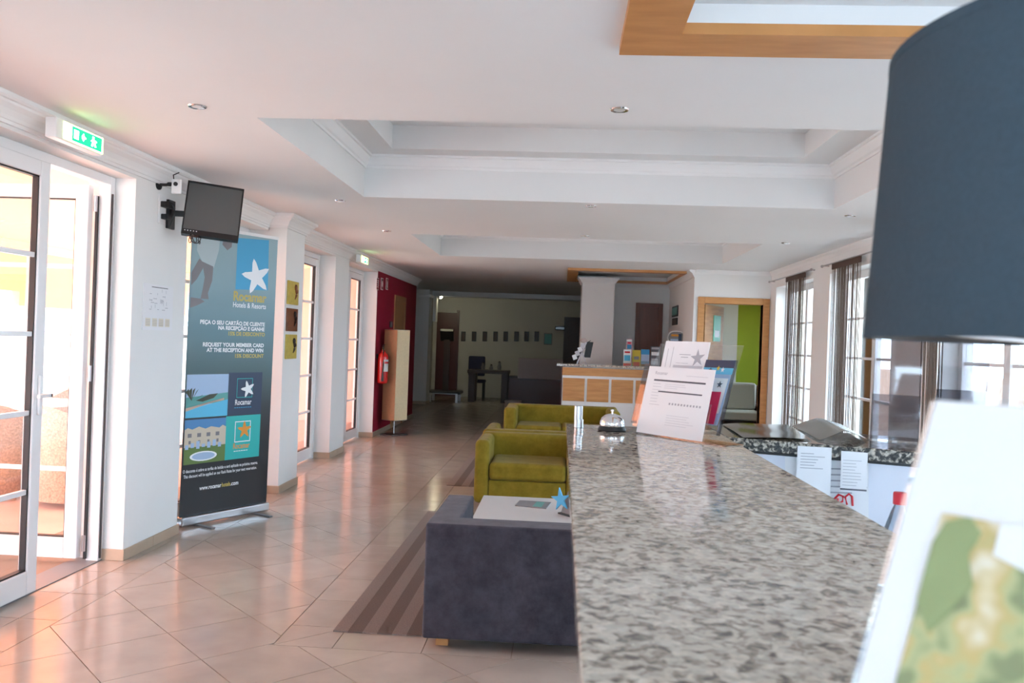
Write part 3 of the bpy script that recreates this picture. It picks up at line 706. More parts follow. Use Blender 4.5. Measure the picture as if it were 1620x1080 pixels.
# ---------------- television on its bracket, and wall devices
tv = thing('television', 'small black flat television tilted down on a wall bracket above the banner', 'television', (-2.45, 5.75, 2.2))
T = [PY(300, 283, 5.72), PY(388, 303, 5.86), PY(375, 379, 5.74), PY(284, 372, 5.60)]   # tl tr br bl
eu = ((T[1]-T[0])+(T[2]-T[3])).normalized(); ev = ((T[0]-T[3])+(T[1]-T[2])); ev = (ev-eu*ev.dot(eu)).normalized(); tn = eu.cross(ev)
if tn.y > 0: tn = -tn
tc_ = sum(T, Vector())/4; hw = ((T[1]-T[0]).length+(T[2]-T[3]).length)/4; hh = ((T[0]-T[3]).length+(T[1]-T[2]).length)/4
MB().obox(tc_-tn*.02, eu*hw, tn*.02, ev*hh).build('casing', 'blackgloss', tv, bevel=.006)
fr = MB()
for a_, b_, c_, d_ in ((-1, 1, .93, 1), (-1, 1, -1, -.80), (-1, -.95, -.80, .93), (.95, 1, -.80, .93)):
    fr.obox(tc_+eu*hw*(a_+b_)/2+ev*hh*(c_+d_)/2+tn*.004, eu*hw*(b_-a_)/2, tn*.006, ev*hh*(d_-c_)/2)
fr.build('bezel', 'blackgloss', tv, bevel=.002)
MB().obox(tc_+ev*hh*.065+tn*.001, eu*hw*.95, tn*.002, ev*hh*.865).build('screen', 'screen', tv)
S = Sheet(planefn(tc_+tn*.0105, eu, ev, tn), tv); S.rects([(-.9*hw+.1*hw*i, -.86*hw+.1*hw*i, -.88*hh, -.85*hh) for i in range(5)], 'inklight', 'buttons')
mnt = PX(268, 330, W)
bk = MB(); bk.box(W, W+.02, mnt.y-.05, mnt.y+.05, 2.20, 2.40); bk.rod((W+.02, mnt.y, 2.31), (W+.12, mnt.y+.02, 2.31), Vector((0, .015, 0)), Vector((0, 0, .02))); bk.rod((W+.12, mnt.y+.02, 2.31), tc_-tn*.045, Vector((.012, 0, 0)), Vector((0, 0, .018)))
bk.obox(tc_-tn*.045, eu*.05, tn*.006, ev*.05); bk.build('bracket', 'black', tv, bevel=.003)
def coil(c, n_, R, r_=.0035, ax=Vector((0, 1, 0))):
    pts = []
    for i in range(n_*14+1):
        t_ = i/14*2*math.pi; pts.append(Vector(c)+Vector((.03*math.sin(t_*.37), R*math.cos(t_)+.03*i/14-.03*n_/2, R*.8*math.sin(t_))))
    return MB().tube(pts, r_, 6)
coil(tc_-ev*hh*1.1-eu*hw*.55-tn*.02, 4, .032).build('cable_bundle', 'black', tv)
pw = PX(266, 335, W)
po = thing('power_socket', 'white wall socket with black plugs beside the television', 'socket', (W, pw.y, 2.24))
bx('plate', 'white', po, W, W+.012, pw.y-.15, pw.y-.06, 2.22, 2.42, bevel=.003)
bx('plug', 'black', po, W+.012, W+.07, pw.y-.14, pw.y-.07, 2.33, 2.37, bevel=.004); bx('plug', 'black', po, W+.012, W+.06, pw.y-.13, pw.y-.08, 2.25, 2.285, bevel=.004)
MB().tube([(W+.07, pw.y-.1, 2.35), (W+.09, pw.y-.09, 2.33), (W+.085, pw.y-.085, 2.28), (W+.06, pw.y-.09, 2.20)], .005, 6).build('cord', 'black', po)
cp = PX(250, 292, W)
sc = thing('security_camera', 'small white security camera on a black wall mount near the cornice', 'camera', (W, cp.y, cp.z))
MB().cyl((W, cp.y, cp.z), (W+.014, cp.y, cp.z), .035, n=24).build('wall_plate', 'black', sc, bevel=.003)
MB().tube([(W+.012, cp.y, cp.z), (W+.06, cp.y, cp.z), (W+.075, cp.y+.005, cp.z+.01)], .010, 10).cyl((W+.07, cp.y, cp.z+.005), (W+.10, cp.y, cp.z+.005), .014, n=12).build('arm', 'black', sc, smooth=True)
cb = Vector((W+.13, cp.y-.0, cp.z-.01)); MB().obox(cb, (.035, 0, 0), (0, .012, 0), (0, 0, .05)).build('body', 'white', sc, bevel=.009)
MB().cyl(cb+Vector((0, -.012, .015)), cb+Vector((0, -.02, .015)), .014, n=18).build('lens', 'blackgloss', sc)
MB().tube([cb+Vector((-.02, 0, .04)), (W+.10, cp.y+.01, cp.z+.07), (W+.125, cp.y+.04, 2.57)], .004, 6).build('cord', 'black', sc)

# ---------------- evacuation plan and plaques
p0, p1 = PX(227, 447, W), PX(271, 523, W)
ep = thing('evacuation_plan', 'white evacuation plan sheet stuck on the wall beside the open door', 'notice', (W, (p0.y+p1.y)/2, p1.z))
bx('sheet', 'paper', ep, W, W+.004, p0.y, p1.y, p1.z, p0.z)
wd, ht = p1.y-p0.y, p0.z-p1.z
S = Sheet(planefn((W+.0045, p0.y, p1.z), (0, 1, 0), (0, 0, 1), (1, 0, 0)), ep)
ln = []
for i in range(26):
    u = .15+.7*random.random(); v = .42+.42*random.random(); l_ = .05+.08*random.random()
    ln.append((wd*u, wd*min(u+l_, .93), ht*v, ht*v+.0035) if i % 2 else (wd*u, wd*u+.004, ht*v, ht*min(v+l_*.8, .9)))
S.rects(ln, 'inkgrey', 'plan_drawing'); S.rects([(wd*.25, wd*.8, ht*.93, ht*.945)], 'ink', 'plan_title')
S.rects([(wd*(.08+.22*i), wd*(.24+.22*i), ht*.08, ht*.26) for i in range(4)], 'cream', 'plan_legend'); S.rects([(wd*(.09+.22*i), wd*(.23+.22*i), ht*(.11+.035*j), ht*(.118+.035*j)) for i in range(4) for j in range(4)], 'inkgrey', 'legend_text', 2)
def sealife(par, c, s, mt):
    mb = MB(); pts = [Vector(c)+Vector((.012, s*math.sin(t*.5)*.35, -s*t*.16+s*.5)) for t in range(7)]
    mb.tube(pts, [.006, .014, .02, .018, .013, .009, .003], 8); mb.ball(Vector(c)+Vector((.014, .02, s*.42)), .016, .022, .03, 10, 6); return mb.build('relief_figure', mt, par, smooth=True)
for i, (ya, yb, mt, rm, lab) in enumerate(((445, 482, 'gold', 'copper', 'gold square relief plaque at the top of a column of three'), (488, 524, 'copper', 'bronze', 'dark copper relief plaque in the middle of a column of three'), (529, 567, 'gold', 'bronze', 'gold square relief plaque at the bottom of a column of three'))):
    a_, b_ = PX(463, ya, p2), PX(463, yb, p2); yc = 7.895; hz_ = (a_.z-b_.z)/2; zc = (a_.z+b_.z)/2
    t = thing('relief_plaque', lab, 'plaque', (p2, yc, zc), 'relief plaques on the pier')
    MB().box(p2, p2+.02, yc-.15, yc+.15, zc-hz_, zc+hz_).build('panel', mt, t, bevel=.004)
    sealife(t, (p2+.012, yc+.02, zc), .13, rm)

# ---------------- red wall: fire extinguisher, signs, door, floor lamp
ex = thing('fire_extinguisher', 'red fire extinguisher hung on the dark red wall', 'extinguisher', (W+.10, 12.47, .80))
ec = Vector((W+.10, 12.47, 0)); MB().lathe([(.001, .80), (.06, .80), (.078, .815), (.08, .84), (.08, 1.19), (.072, 1.235), (.04, 1.265), (.028, 1.275), (.028, 1.30), (.001, 1.30)], ec, 28).build('cylinder', 'extred', ex, smooth=True)
MB().lathe([(.001, 1.30), (.02, 1.30), (.02, 1.34), (.001, 1.34)], ec, 16).build('valve', 'brass', ex)
h_ = MB(); h_.rod(ec+Vector((0, -.05, 1.35)), ec+Vector((0, .06, 1.385)), Vector((.01, 0, 0)), Vector((0, .002, .006))); h_.rod(ec+Vector((0, -.03, 1.33)), ec+Vector((0, .06, 1.33)), Vector((.01, 0, 0)), Vector((0, 0, .005))); h_.build('lever', 'black', ex, bevel=.002)
MB().tube([ec+Vector((0, -.02, 1.32)), ec+Vector((.02, -.09, 1.36)), ec+Vector((.03, -.13, 1.28)), ec+Vector((.03, -.105, 1.1)), ec+Vector((.02, -.095, .95))], .011, 8).build('hose', 'black', ex, smooth=True)
MB().cyl(ec+Vector((.02, -.095, .96)), ec+Vector((.02, -.095, .84)), .013, .020, 10).build('nozzle', 'black', ex)
def arc_patch(c, R, a0, a1, z0, z1, n=8):
    mb = MB(); vs = [(c.x+R*math.cos(a0+(a1-a0)*i/n), c.y+R*math.sin(a0+(a1-a0)*i/n), z) for z in (z0, z1) for i in range(n+1)]
    return mb.add(vs, [(i, i+1, n+2+i, n+1+i) for i in range(n)])
arc_patch(ec, .0808, -1.2, .2, .98, 1.16).build('label_sheet', 'label', ex)
arc_patch(ec, .0812, -1.1, .1, 1.10, 1.13).build('label_band', 'extred', ex)
MB().box(W, W+.022, 12.44, 12.50, 1.17, 1.24).build('wall_bracket', 'black', ex)
for i, (xa, lab, pic) in enumerate(((597, 'small white framed safety sign on the red wall, closest to the exit sign', 'a'), (604, 'small framed safety sign between two others on the red wall', 'b'), (612, 'small framed safety sign on the red wall, closest to the wooden door', 'c'))):
    q = PX(xa, 449, W); t = thing('safety_sign', lab, 'sign', (W, q.y, q.z-.09), 'safety signs on the red wall')
    MB().box(W, W+.006, q.y-.08, q.y+.08, q.z-.09, q.z+.09).build('border', 'printwhite', t)
    MB().box(W+.005, W+.0075, q.y-.07, q.y+.07, q.z-.08, q.z+.08).build('field', 'extred', t)
    S = Sheet(planefn((W+.008, q.y, q.z), (0, 1, 0), (0, 0, 1), (1, 0, 0)), t)
    if pic == 'a': S.rects([(-.045, .045, -.05+.03*k, -.037+.03*k) for k in range(4)], 'printwhite', 'symbol')
    elif pic == 'b': S.poly([(.05*math.cos(k*.5), .05*math.sin(k*.5)) for k in range(12)], 'printwhite', 'symbol')
    else: S.poly([(-.02, -.06), (.03, -.06), (.03, .02), (.01, .06), (-.02, .03)], 'printwhite', 'symbol')
d8 = sroot('door_8', (W, 14.2, 0))
MB().box(W-.01, W+.02, 13.65, 13.73, 0, 2.2).box(W-.01, W+.02, 14.53, 14.61, 0, 2.2).box(W-.01, W+.02, 13.73, 14.53, 2.12, 2.2).build('architrave', 'wooddoor', d8, bevel=.004)
MB().box(W-.005, W+.008, 13.73, 14.53, 0, 2.12).build('door_leaf', 'wooddoor', d8)
q = PX(618, 513, W); t = thing('light_switch', 'dark double light switch on the red wall by the wooden door', 'switch', (W, q.y, q.z))
MB().box(W, W+.012, q.y-.09, q.y+.09, q.z-.05, q.z+.05).build('plate', 'black', t, bevel=.003); MB().box(W+.011, W+.016, q.y-.07, q.y-.005, q.z-.035, q.z+.035).build('rocker', 'soilgrey', t, bevel=.002); MB().box(W+.011, W+.016, q.y+.005, q.y+.07, q.z-.035, q.z+.035).build('rocker', 'soilgrey', t, bevel=.002)
# column paper floor lamp
lc = PY(626, 600, 12.72); lc.z = 0; fl = thing('floor_lamp', 'tall square paper-shade floor lamp standing before the red wall', 'floor lamp', lc)
th = math.radians(56); ax_, ay_ = Vector((math.cos(th), math.sin(th), 0)), Vector((-math.sin(th), math.cos(th), 0)); hs_ = .136
def sq(z, k=1): return [lc+Vector((0, 0, z))+ax_*hs_*k*i+ay_*hs_*k*j for i, j in ((-1, -1), (1, -1), (1, 1), (-1, 1))]
A_, B_ = sq(.235), sq(1.615)
for i, (nm, mt) in enumerate((('shade_panel', 'shadepaperlit'), ('shade_panel', 'shadepaperlit'), ('shade_panel', 'shadepaperdim'), ('shade_panel', 'shadepaperdim'))):
    j = (i+1) % 4; mid = (A_[i]+A_[j])/2-lc; mid.z = 0
    MB().slab([A_[i], A_[j], B_[j], B_[i]], mid.normalized()*-.004).build(nm, mt, fl)
wf_ = MB()
for R_ in (A_, B_):
    for i in range(4): wf_.cyl(R_[i], R_[(i+1) % 4], .004, n=6)
wf_.cyl(A_[0], A_[2], .003, n=6).cyl(A_[1], A_[3], .003, n=6).build('wire_frame', 'steel', fl)
MB().cyl(lc+Vector((0, 0, .02)), lc+Vector((0, 0, .9)), .008, n=10).build('pole', 'steel', fl)
bs = MB(); bs.obox(lc+Vector((0, 0, .010)), ax_*.17, ay_*.13, (0, 0, .010)); bs.build('base', 'steel', fl, bevel=.004)
bs = MB(); bs.obox(lc+Vector((-.02, .03, .022)), ax_*.15, ay_*.11, (0, 0, .003)); bs.build('base_plate', 'black', fl)

# ---------------- carpets
def carpet(name, x0, x1, y0, y1, label):
    t = thing(name, label, 'carpet', ((x0+x1)/2, (y0+y1)/2, 0)); n_ = 10; x = x0; i = 0
    while x < x1-.01:
        w_ = .075; MB().box(x, min(x+w_, x1), y0, y1, .0005, .007 if i % 2 else .0075).build('stripe', 'carpetdark' if i % 2 else 'carpetlight', t); x += w_; i += 1
mat('carpetlight', (.25, .205, .185), .95, noise=(150, .15), spec=.1); mat('carpetdark', (.165, .128, .112), .95, noise=(150, .15), spec=.1)
carpet('striped_rug', -1.10, .95, 4.18, 7.22, 'brown striped rug under the grey armchair and white coffee table'); carpet('striped_rug', -1.12, .95, 8.53, 11.6, 'brown striped rug in front of the two-seat green sofa')

# ---------------- club seating
def club(name, label, w_, d_, h_, mt, seats=1, group=None, arm=.16, back=.17, seat_h=.40, foot='woodorange', fh=.05, rnd_=.045):
    """front faces -y, origin at centre of footprint"""
    t = thing(name, label, 'armchair' if seats == 1 else 'sofa', (0, 0, 0), group)
    x0, x1, y0, y1 = -w_/2, w_/2, -d_/2, d_/2
    MB().box(x0+arm, x1-arm, y0+.02, y1-back, fh, seat_h-.14).build('seat_base', mt, t, bevel=.012)
    MB().box(x0, x0+arm, y0, y1-back, fh, h_).build('armrest', mt, t, bevel=rnd_, seg=4); MB().box(x1-arm, x1, y0, y1-back, fh, h_).build('armrest', mt, t, bevel=rnd_, seg=4)
    MB().box(x0, x1, y1-back, y1, fh, h_+.005).build('backrest', mt, t, bevel=rnd_*.9, seg=4)
    cw = (w_-2*arm)/seats
    for i in range(seats): MB().box(x0+arm+i*cw+.003, x0+arm+(i+1)*cw-.003, y0-.005, y1-back-.002, seat_h-.14, seat_h+.02).build('seat_cushion', mt, t, bevel=.04, seg=4)
    for i in (-1, 1):
        for j in (-1, 1): MB().box(i*(w_/2-.09)-.03, i*(w_/2-.09)+.03, j*(d_/2-.09)-.03, j*(d_/2-.09)+.03, 0, fh+.01).build('foot', foot, t)
    return t
FZ = .0075
a = club('armchair', 'grey fabric club armchair seen from behind at the rug edge', .90, .80, .60, 'greyfab', rnd_=.014, arm=.15); a.location = (-.62+.45, 4.40, FZ); a.rotation_euler = (0, 0, math.pi)
a = club('armchair', 'olive green velvet club armchair facing the white coffee table', .95, .78, .615, 'greenfab', arm=.13); a.location = (-.26, 7.81, 0)
b = copy_tree(a); b['label'] = 'olive green club armchair standing back to back with another'; b.location = (-.27, 8.62, FZ); b.rotation_euler = (0, 0, math.pi)
a.location.z = 0
c = club('sofa', 'olive green two-seat club sofa in front of the far wooden counter', 1.50, .80, .64, 'greenfab', 2); c.location = (.04, 11.20, FZ)

# ---------------- coffee table and what lies on it
ct = thing('coffee_table', 'low white square coffee table between grey and green armchairs', 'table', (-.09, 5.45, 0))
MB().box(-.505, .33, 5.04, 5.835, .37, .42).build('table_top', 'tablewhite', ct, bevel=.004)
for i in (-.495, .255):
    for j in (5.05, 5.76): MB().box(i, i+.065, j, j+.065, FZ, .37).build('leg', 'tablewhite', ct, bevel=.003)
q = [PZ(x, y, .421) for x, y in ((815, 800), (864, 805), (872, 795), (822, 792))]
bm_ = thing('magazine', 'glossy magazine lying on the white coffee table', 'magazine', (q[0]+q[2])/2); bm_.location.z = .42
MB().prism([(p.x, p.y) for p in q], .42, .426).build('cover', 'soilgrey', bm_)
MB().prism([(q[0].x*.45+q[1].x*.55, q[0].y*.45+q[1].y*.55+.02), (q[0].x*.15+q[1].x*.85, q[0].y*.15+q[1].y*.85+.02), (q[3].x*.2+q[2].x*.8, q[3].y*.2+q[2].y*.8-.02), (q[3].x*.45+q[2].x*.55, q[3].y*.45+q[2].y*.55-.02)], .426, .4265).build('cover_picture', 'printsea', bm_)
q = PZ(890, 816, .42); tk = thing('table_card', 'black tent card with a cut-out blue starfish on the coffee table', 'table card', (q.x, q.y, .42))
MB().slab([(q.x-.03, q.y+.06, .42), (q.x+.13, q.y-.12, .42), (q.x+.13, q.y-.12, .43), (q.x-.03, q.y+.06, .43)], (.05, .05, 0)).build('card_base', 'black', tk)
MB().slab([(q.x-.01, q.y+.07, .43), (q.x+.13, q.y-.10, .43), (q.x+.15, q.y-.06, .56), (q.x+.03, q.y+.09, .56)], (.012, .012, 0)).build('card', 'soilgrey', tk)
sp = star_pts(0, 0, .075, .028, 1.75); MB().slab([(q.x-.012+u*.8, q.y+.045-u*.5, .515+v) for u, v in sp], (-.006, -.006, 0)).build('starfish', 'bluestar', tk)

# ---------------- reception counter (main run)
CZ = 1.18
mc = thing('reception_counter', 'long reception counter body with orange wood panels and white trim', 'counter', (.33, 1.4, 0))
MB().box(.16, .58, -.9, 3.28, .10, CZ-.04).build('carcass', 'white', mc); MB().box(.20, .55, -.85, 3.24, 0, .10).build('plinth', 'soilgrey', mc)
def panels_x(par, xa, y0, y1, z0, z1, n_):
    d_ = (y1-y0)/n_
    for i in range(n_):
        MB().box(xa-.012, xa, y0+i*d_+.02, y0+(i+1)*d_-.02, z0, z1).build('panel', 'woodorange', par, bevel=.002)
    MB().box(xa-.012, xa, y0, y1, z1+.04, CZ-.045).build('top_rail', 'woodorange', par)
panels_x(mc, .16, -.86, 3.26, .14, .98, 11)
ctop = MB().box(.03, .615, -1.0, 3.35, CZ-.04, CZ).build('granite_worktop', 'granite', None, bevel=.004); tag(ctop, 'long speckled beige granite top of the main reception counter', 'worktop')
# angled return
e1 = Vector((.93, -.365, 0)).normalized(); n1 = Vector((-e1.y, e1.x, 0))
a0 = Vector((.618, 3.10, 0)); b0 = a0+e1*1.75; bb = b0+n1*.50; a1 = Vector((.618, 3.62, 0))
rc = thing('return_counter', 'angled white return counter with papers taped to its inner panel', 'counter', (1.3, 3.1, 0))
pi_ = a0+e1*.03+n1*.03; pe = b0+n1*.03
MB().slab([(pi_.x, pi_.y, .0), (pe.x, pe.y, .0), (pe.x, pe.y, CZ-.055), (pi_.x, pi_.y, CZ-.055)], n1*.02).build('inner_panel', 'lilac', rc)
q0 = pi_+n1*.40; q1 = pe+n1*.40; MB().slab([(q0.x, q0.y, 0), (q1.x, q1.y, 0), (q1.x, q1.y, CZ-.055), (q0.x, q0.y, CZ-.055)], n1*.02).build('outer_panel', 'woodorange', rc)
MB().slab([(pe.x, pe.y, 0), (q1.x, q1.y, 0), (q1.x, q1.y, CZ-.055), (pe.x, pe.y, CZ-.055)], e1*-.02).build('end_panel', 'lilac', rc)
MB().slab([(pi_.x, pi_.y, CZ-.055), (pe.x, pe.y, CZ-.055), (q1.x, q1.y, CZ-.055), (q0.x, q0.y, CZ-.055)], (0, 0, .012)).build('support_board', 'black', rc)
rt = MB().prism([(a0.x, a0.y), (b0.x, b0.y), (bb.x, bb.y), (a1.x+.15, a1.y), (a1.x, a1.y)], CZ-.043, CZ).build('granite_worktop', 'granitedark', None, bevel=.004); tag(rt, 'dark speckled granite top of the angled return counter', 'worktop')
# papers taped to the inner panel
PPn = -n1; pp0 = pi_-n1*.001
def wall_sheet(name, label, cat, px4, mt='paper', lines=(), off=0.0, group=None):
    P4 = [PP(x, y, pp0-n1*off, n1) for x, y in px4]
    t = thing(name, label, cat, P4[3], group); MB().slab(P4, -n1*.0012).build('sheet', mt, t)
    o = P4[3]-n1*.0016; eu = P4[2]-P4[3]; ev = P4[0]-P4[3]
    S = Sheet(lambda u, v, d=0: o+eu*u+ev*v-n1*d, t)
    if lines: S.rects(list(lines), 'inkgrey', 'print_lines')
    return S
tl = lambda n_, u0=.1, v0=.3, dv=.075: [(u0, u0+.35+.4*random.random(), v0+dv*i, v0+dv*i+.012) for i in range(n_)]
wall_sheet('pinned_notice', 'wide white printed notice behind the other papers on the return counter', 'notice', ((1242, 722), (1374, 732), (1374, 915), (1242, 905)), lines=tl(5, .45, .70, .05))
S = wall_sheet('pinned_page', 'white page with a small blue logo taped at the return counter rim', 'paper', ((1262, 705), (1316, 708), (1313, 800), (1258, 796)), lines=tl(6, .1, .62, .05), off=.034); S.rect(.72, .88, .06, .14, 'blueprint', 'logo')
S = wall_sheet('pinned_page', 'white handwritten list with a dark lower edge taped at the counter rim', 'paper', ((1331, 713), (1373, 716), (1371, 777), (1329, 774)), lines=tl(9, .08, .12, .08), off=.034); S.rect(0, 1, 0, .04, 'ink', 'lower_edge')
def PPp(x, y, off): return PP(x, y, pp0-n1*off, n1)
rs = thing('scribbled_logo_sign', 'red curly logo printed below the pinned list', 'sign', PPp(1335, 795, .004))
MB().tube([PPp(x, y, .004) for x, y in ((1320, 789), (1327, 782), (1334, 785), (1333, 793), (1327, 795), (1325, 788))], .004, 6).tube([PPp(x, y, .004) for x, y in ((1340, 798), (1337, 786), (1343, 781), (1348, 785), (1349, 800))], .004, 6).build('stroke', 'redcap', rs); rs['category'] = 'sign'
# acrylic pad at the counter's inner edge, bottle on the work desk
wdk = thing('work_desk', 'low white work desk behind the reception counter', 'desk', (1.3, 2.0, 0))
MB().prism([(.62, -.6), (2.0, -.6), (2.0, 2.45), (.62, 2.97)], .76, .80).build('desk_top', 'lilac', wdk, bevel=.004)
MB().box(1.9, 1.98, -.5, 2.4, 0, .76).build('side_panel', 'lilac', wdk); MB().box(.64, 1.90, -.5, -.44, 0, .76).build('side_panel', 'lilac', wdk); MB().box(.64, .70, -.44, 2.7, 0, .76).build('side_panel', 'lilac', wdk)
bp = PP(1424, 786, (0, 2.25, 0), (0, 1, 0)); bo = thing('bottle', 'clear plastic bottle with a red cap standing behind the counter', 'bottle', (bp.x, bp.y, .80)); kz = (bp.z+.012-.80)
MB().lathe([(.001, 0), (.038, 0), (.042, .01), (.042, kz*.62), (.038, kz*.70), (.02, kz*.86), (.014, kz*.90), (.014, kz*.93)], (bp.x, bp.y, .80), 24).build('body', 'bottleglass', bo, smooth=True)
MB().lathe([(.0425, kz*.30), (.0428, kz*.30), (.0428, kz*.55), (.0425, kz*.55)], (bp.x, bp.y, .80), 24).build('bottle_label', 'redcap', bo)
MB().lathe([(.001, kz), (.016, kz), (.017, kz-.004), (.017, kz*.91), (.001, kz*.91)], (bp.x, bp.y, .80), 20).build('cap', 'redcap', bo, smooth=True)

# ---------------- things on the main counter
q = PZ(968, 681, CZ); bl_ = thing('service_bell', 'chrome call bell on a black base on the granite counter', 'bell', (q.x, q.y, CZ))
MB().lathe([(.001, 0), (.052, 0), (.054, .004), (.050, .012), (.046, .018), (.001, .018)], (q.x, q.y, CZ), 32).build('base', 'black', bl_, smooth=True)
MB().lathe([(.046, .018), (.047, .022), (.046, .034), (.040, .048), (.028, .058), (.012, .063), (.001, .064)], (q.x, q.y, CZ), 36).build('dome', 'chrome', bl_, smooth=True)
MB().lathe([(.001, .060), (.004, .060), (.004, .072), (.007, .073), (.007, .078), (.001, .080)], (q.x, q.y, CZ), 14).build('button', 'chrome', bl_, smooth=True)
q = PZ(912, 676, CZ); po = thing('chrome_post', 'short chrome cylinder standing at the far corner of the counter', 'holder', (q.x+.008, q.y, CZ))
MB().lathe([(.001, 0), (.018, 0), (.018, .032), (.001, .032)], (q.x+.008, q.y, CZ), 24).build('lower_collar', 'steel', po, bevel=.001)
MB().lathe([(.001, .030), (.0165, .030), (.0165, .082), (.0155, .084), (.001, .084)], (q.x+.006, q.y, CZ), 24).build('upper_tube', 'steel', po, bevel=.001)
# form holder
P1 = PZ(1008, 685, CZ); P2 = PZ(1112, 701, CZ); P1.z = P2.z = CZ
hu = (P2-P1).normalized(); hb = Vector((-hu.y, hu.x, 0)); hb = hb if hb.y > 0 else -hb; LW = (P2-P1).length
def solve_lean(px, o):   # point on the vertical plane through o spanned by hb and z that projects to px
    nrm = hb.cross(Vector((0, 0, 1))); return PP(px[0], px[1], o, nrm)
T1 = solve_lean((1029, 583), P1); lean = (T1-P1)
fh_ = thing('form_holder', 'clear acrylic leaflet stand holding forms on the granite counter', 'leaflet holder', (P1.x, P1.y, CZ)); HB = .012
nf = hu.cross(lean).normalized(); nf = nf if nf.y < 0 else -nf
MB().slab([P1-hu*.006, P2+hu*.006, P2+hu*.006+lean*.55, P1-hu*.006+lean*.55], nf*.002).build('front_plate', 'acrylic', fh_)
ob = P1+hb*.07
def HP(x, y, d): return PP(x, y, P1+hb*d, nf)
MB().slab([HP(1000, 673, .07), HP(1137, 689, .07), HP(1177, 547, .07), HP(1046, 544, .07)], nf*.003).build('back_plate', 'acrylic', fh_)
MB().slab([HP(999, 668, .03), HP(1007, 670, .03), HP(1029, 576, .03), HP(1022, 575, .03)], nf*.004).build('side_plate', 'greyacrylic', fh_)
MB().slab([HP(1134, 689, .05), HP(1139, 690, .05), HP(1168, 570, .05), HP(1163, 570, .05)], nf*.004).build('side_plate', 'greyacrylic', fh_)
MB().slab([P1-hu*.02, P2+hu*.095, P2+hu*.095+hb*.10, P1-hu*.02+hb*.10], (0, 0, .003)).build('base_plate', 'acrylic', fh_)
def page(name, label, o, w_, h_, mt='paper', nofs=.0012, cat='paper'):
    t = thing(name, label, cat, o); ld = lean.normalized(); MB().slab([o, o+hu*w_, o+hu*w_+ld*h_, o+ld*h_], nf*nofs).build('sheet', mt, t)
    return Sheet(lambda u, v, d=0: o+hu*u+ld*v+nf*(d+nofs), t)
hl = lean.length
Z3 = Vector((0, 0, .004))
S = page('registration_form', 'white printed registration form in the front pocket of the acrylic stand', P1+nf*.0045+Z3, LW, hl*1.02)
S.rects([(LW*.12, LW*.90, hl*.80, hl*.825), (LW*.22, LW*.88, hl*.635, hl*.655)], 'ink', 'heading_bar')
S.rects([(LW*(.42+.045*i), LW*(.445+.045*i), hl*.46, hl*.49) for i in range(11)], 'inkgrey', 'form_boxes')
S.rects([(LW*.12, LW*(.22+.06*random.random()), hl*(.44+.045*i), hl*(.448+.045*i)) for i in range(8)]+[(LW*.3, LW*(.5+.3*random.random()), hl*(.70+.03*i), hl*(.706+.03*i)) for i in range(3)]+[(LW*.42, LW*(.6+.25*random.random()), hl*(.16+.035*i), hl*(.166+.035*i)) for i in range(5)]+[(LW*.6, LW*.92, hl*.90, hl*.907)], 'inklight', 'form_text')
S.text('Rocamar', LW*.12, hl*.90, hl*.07, 'inkgrey')
ol = ob-hu*.008+nf*.006+Z3
S = page('star_leaflet', 'white leaflet with a grey starfish drawing standing behind the form', ol+lean*.55, .215, hl*.87)
S.poly(star_pts(.17, hl*.62, .035, .013, 1.7), 'inkgrey', 'starfish_drawing'); S.rects([(.02, .022, hl*.42, hl*.75), (.045, .047, hl*.45, hl*.78)], 'inkgrey', 'sketch_lines'); S.rects([(.08, .135, hl*.66, hl*.67), (.09, .125, hl*.62, hl*.63), (.07, .13, hl*.53, hl*.535)], 'inkgrey', 'text_lines'); S.rect(.06, .20, hl*.40, hl*.50, 'inklight', 'grey_band')
def qpage(name, label, px4, d, mt):
    Q = [HP(x, y, d) for x, y in px4]; t = thing(name, label, 'leaflet', Q[0]); MB().slab(Q, nf*.0012).build('sheet', mt, t); o = Q[0]+nf*.0013; eu_, ev_ = Q[1]-Q[0], Q[3]-Q[0]
    return Sheet(lambda u, v, dd=0: o+eu_*u+ev_*v+nf*dd, t)
S = qpage('hotel_brochure', 'blue and white hotel brochure with dark top beside the red leaflet', ((1089, 668), (1135, 673), (1163, 570), (1118, 569)), .045, 'printsky')
S.rect(0, 1, .88, 1, 'navy', 'dark_top'); S.rect(0, 1, .78, .88, 'printpool', 'blue_band')
for u, v, m2 in ((.25, .84, 'navy'), (.5, .87, 'yellowprint'), (.66, .85, 'printwhite')): S.poly([(u+.07*a_, v+.045*b_) for a_, b_ in star_pts(0, 0, 1, .4, 1.6)], m2, 'starfish', 2)
S.rect(.42, .93, .18, .72, 'printwhite', 'white_field')
for u, v, m2 in ((.70, .62, 'ink'), (.66, .44, 'orange')): S.poly([(u+.10*a_, v+.06*b_) for a_, b_ in star_pts(0, 0, 1, .4, 1.6)], m2, 'starfish', 2)
S = qpage('red_leaflet', 'narrow crimson leaflet at the edge of the acrylic stand', ((1110, 669), (1129, 671), (1141, 620), (1124, 619)), .035, 'magenta')

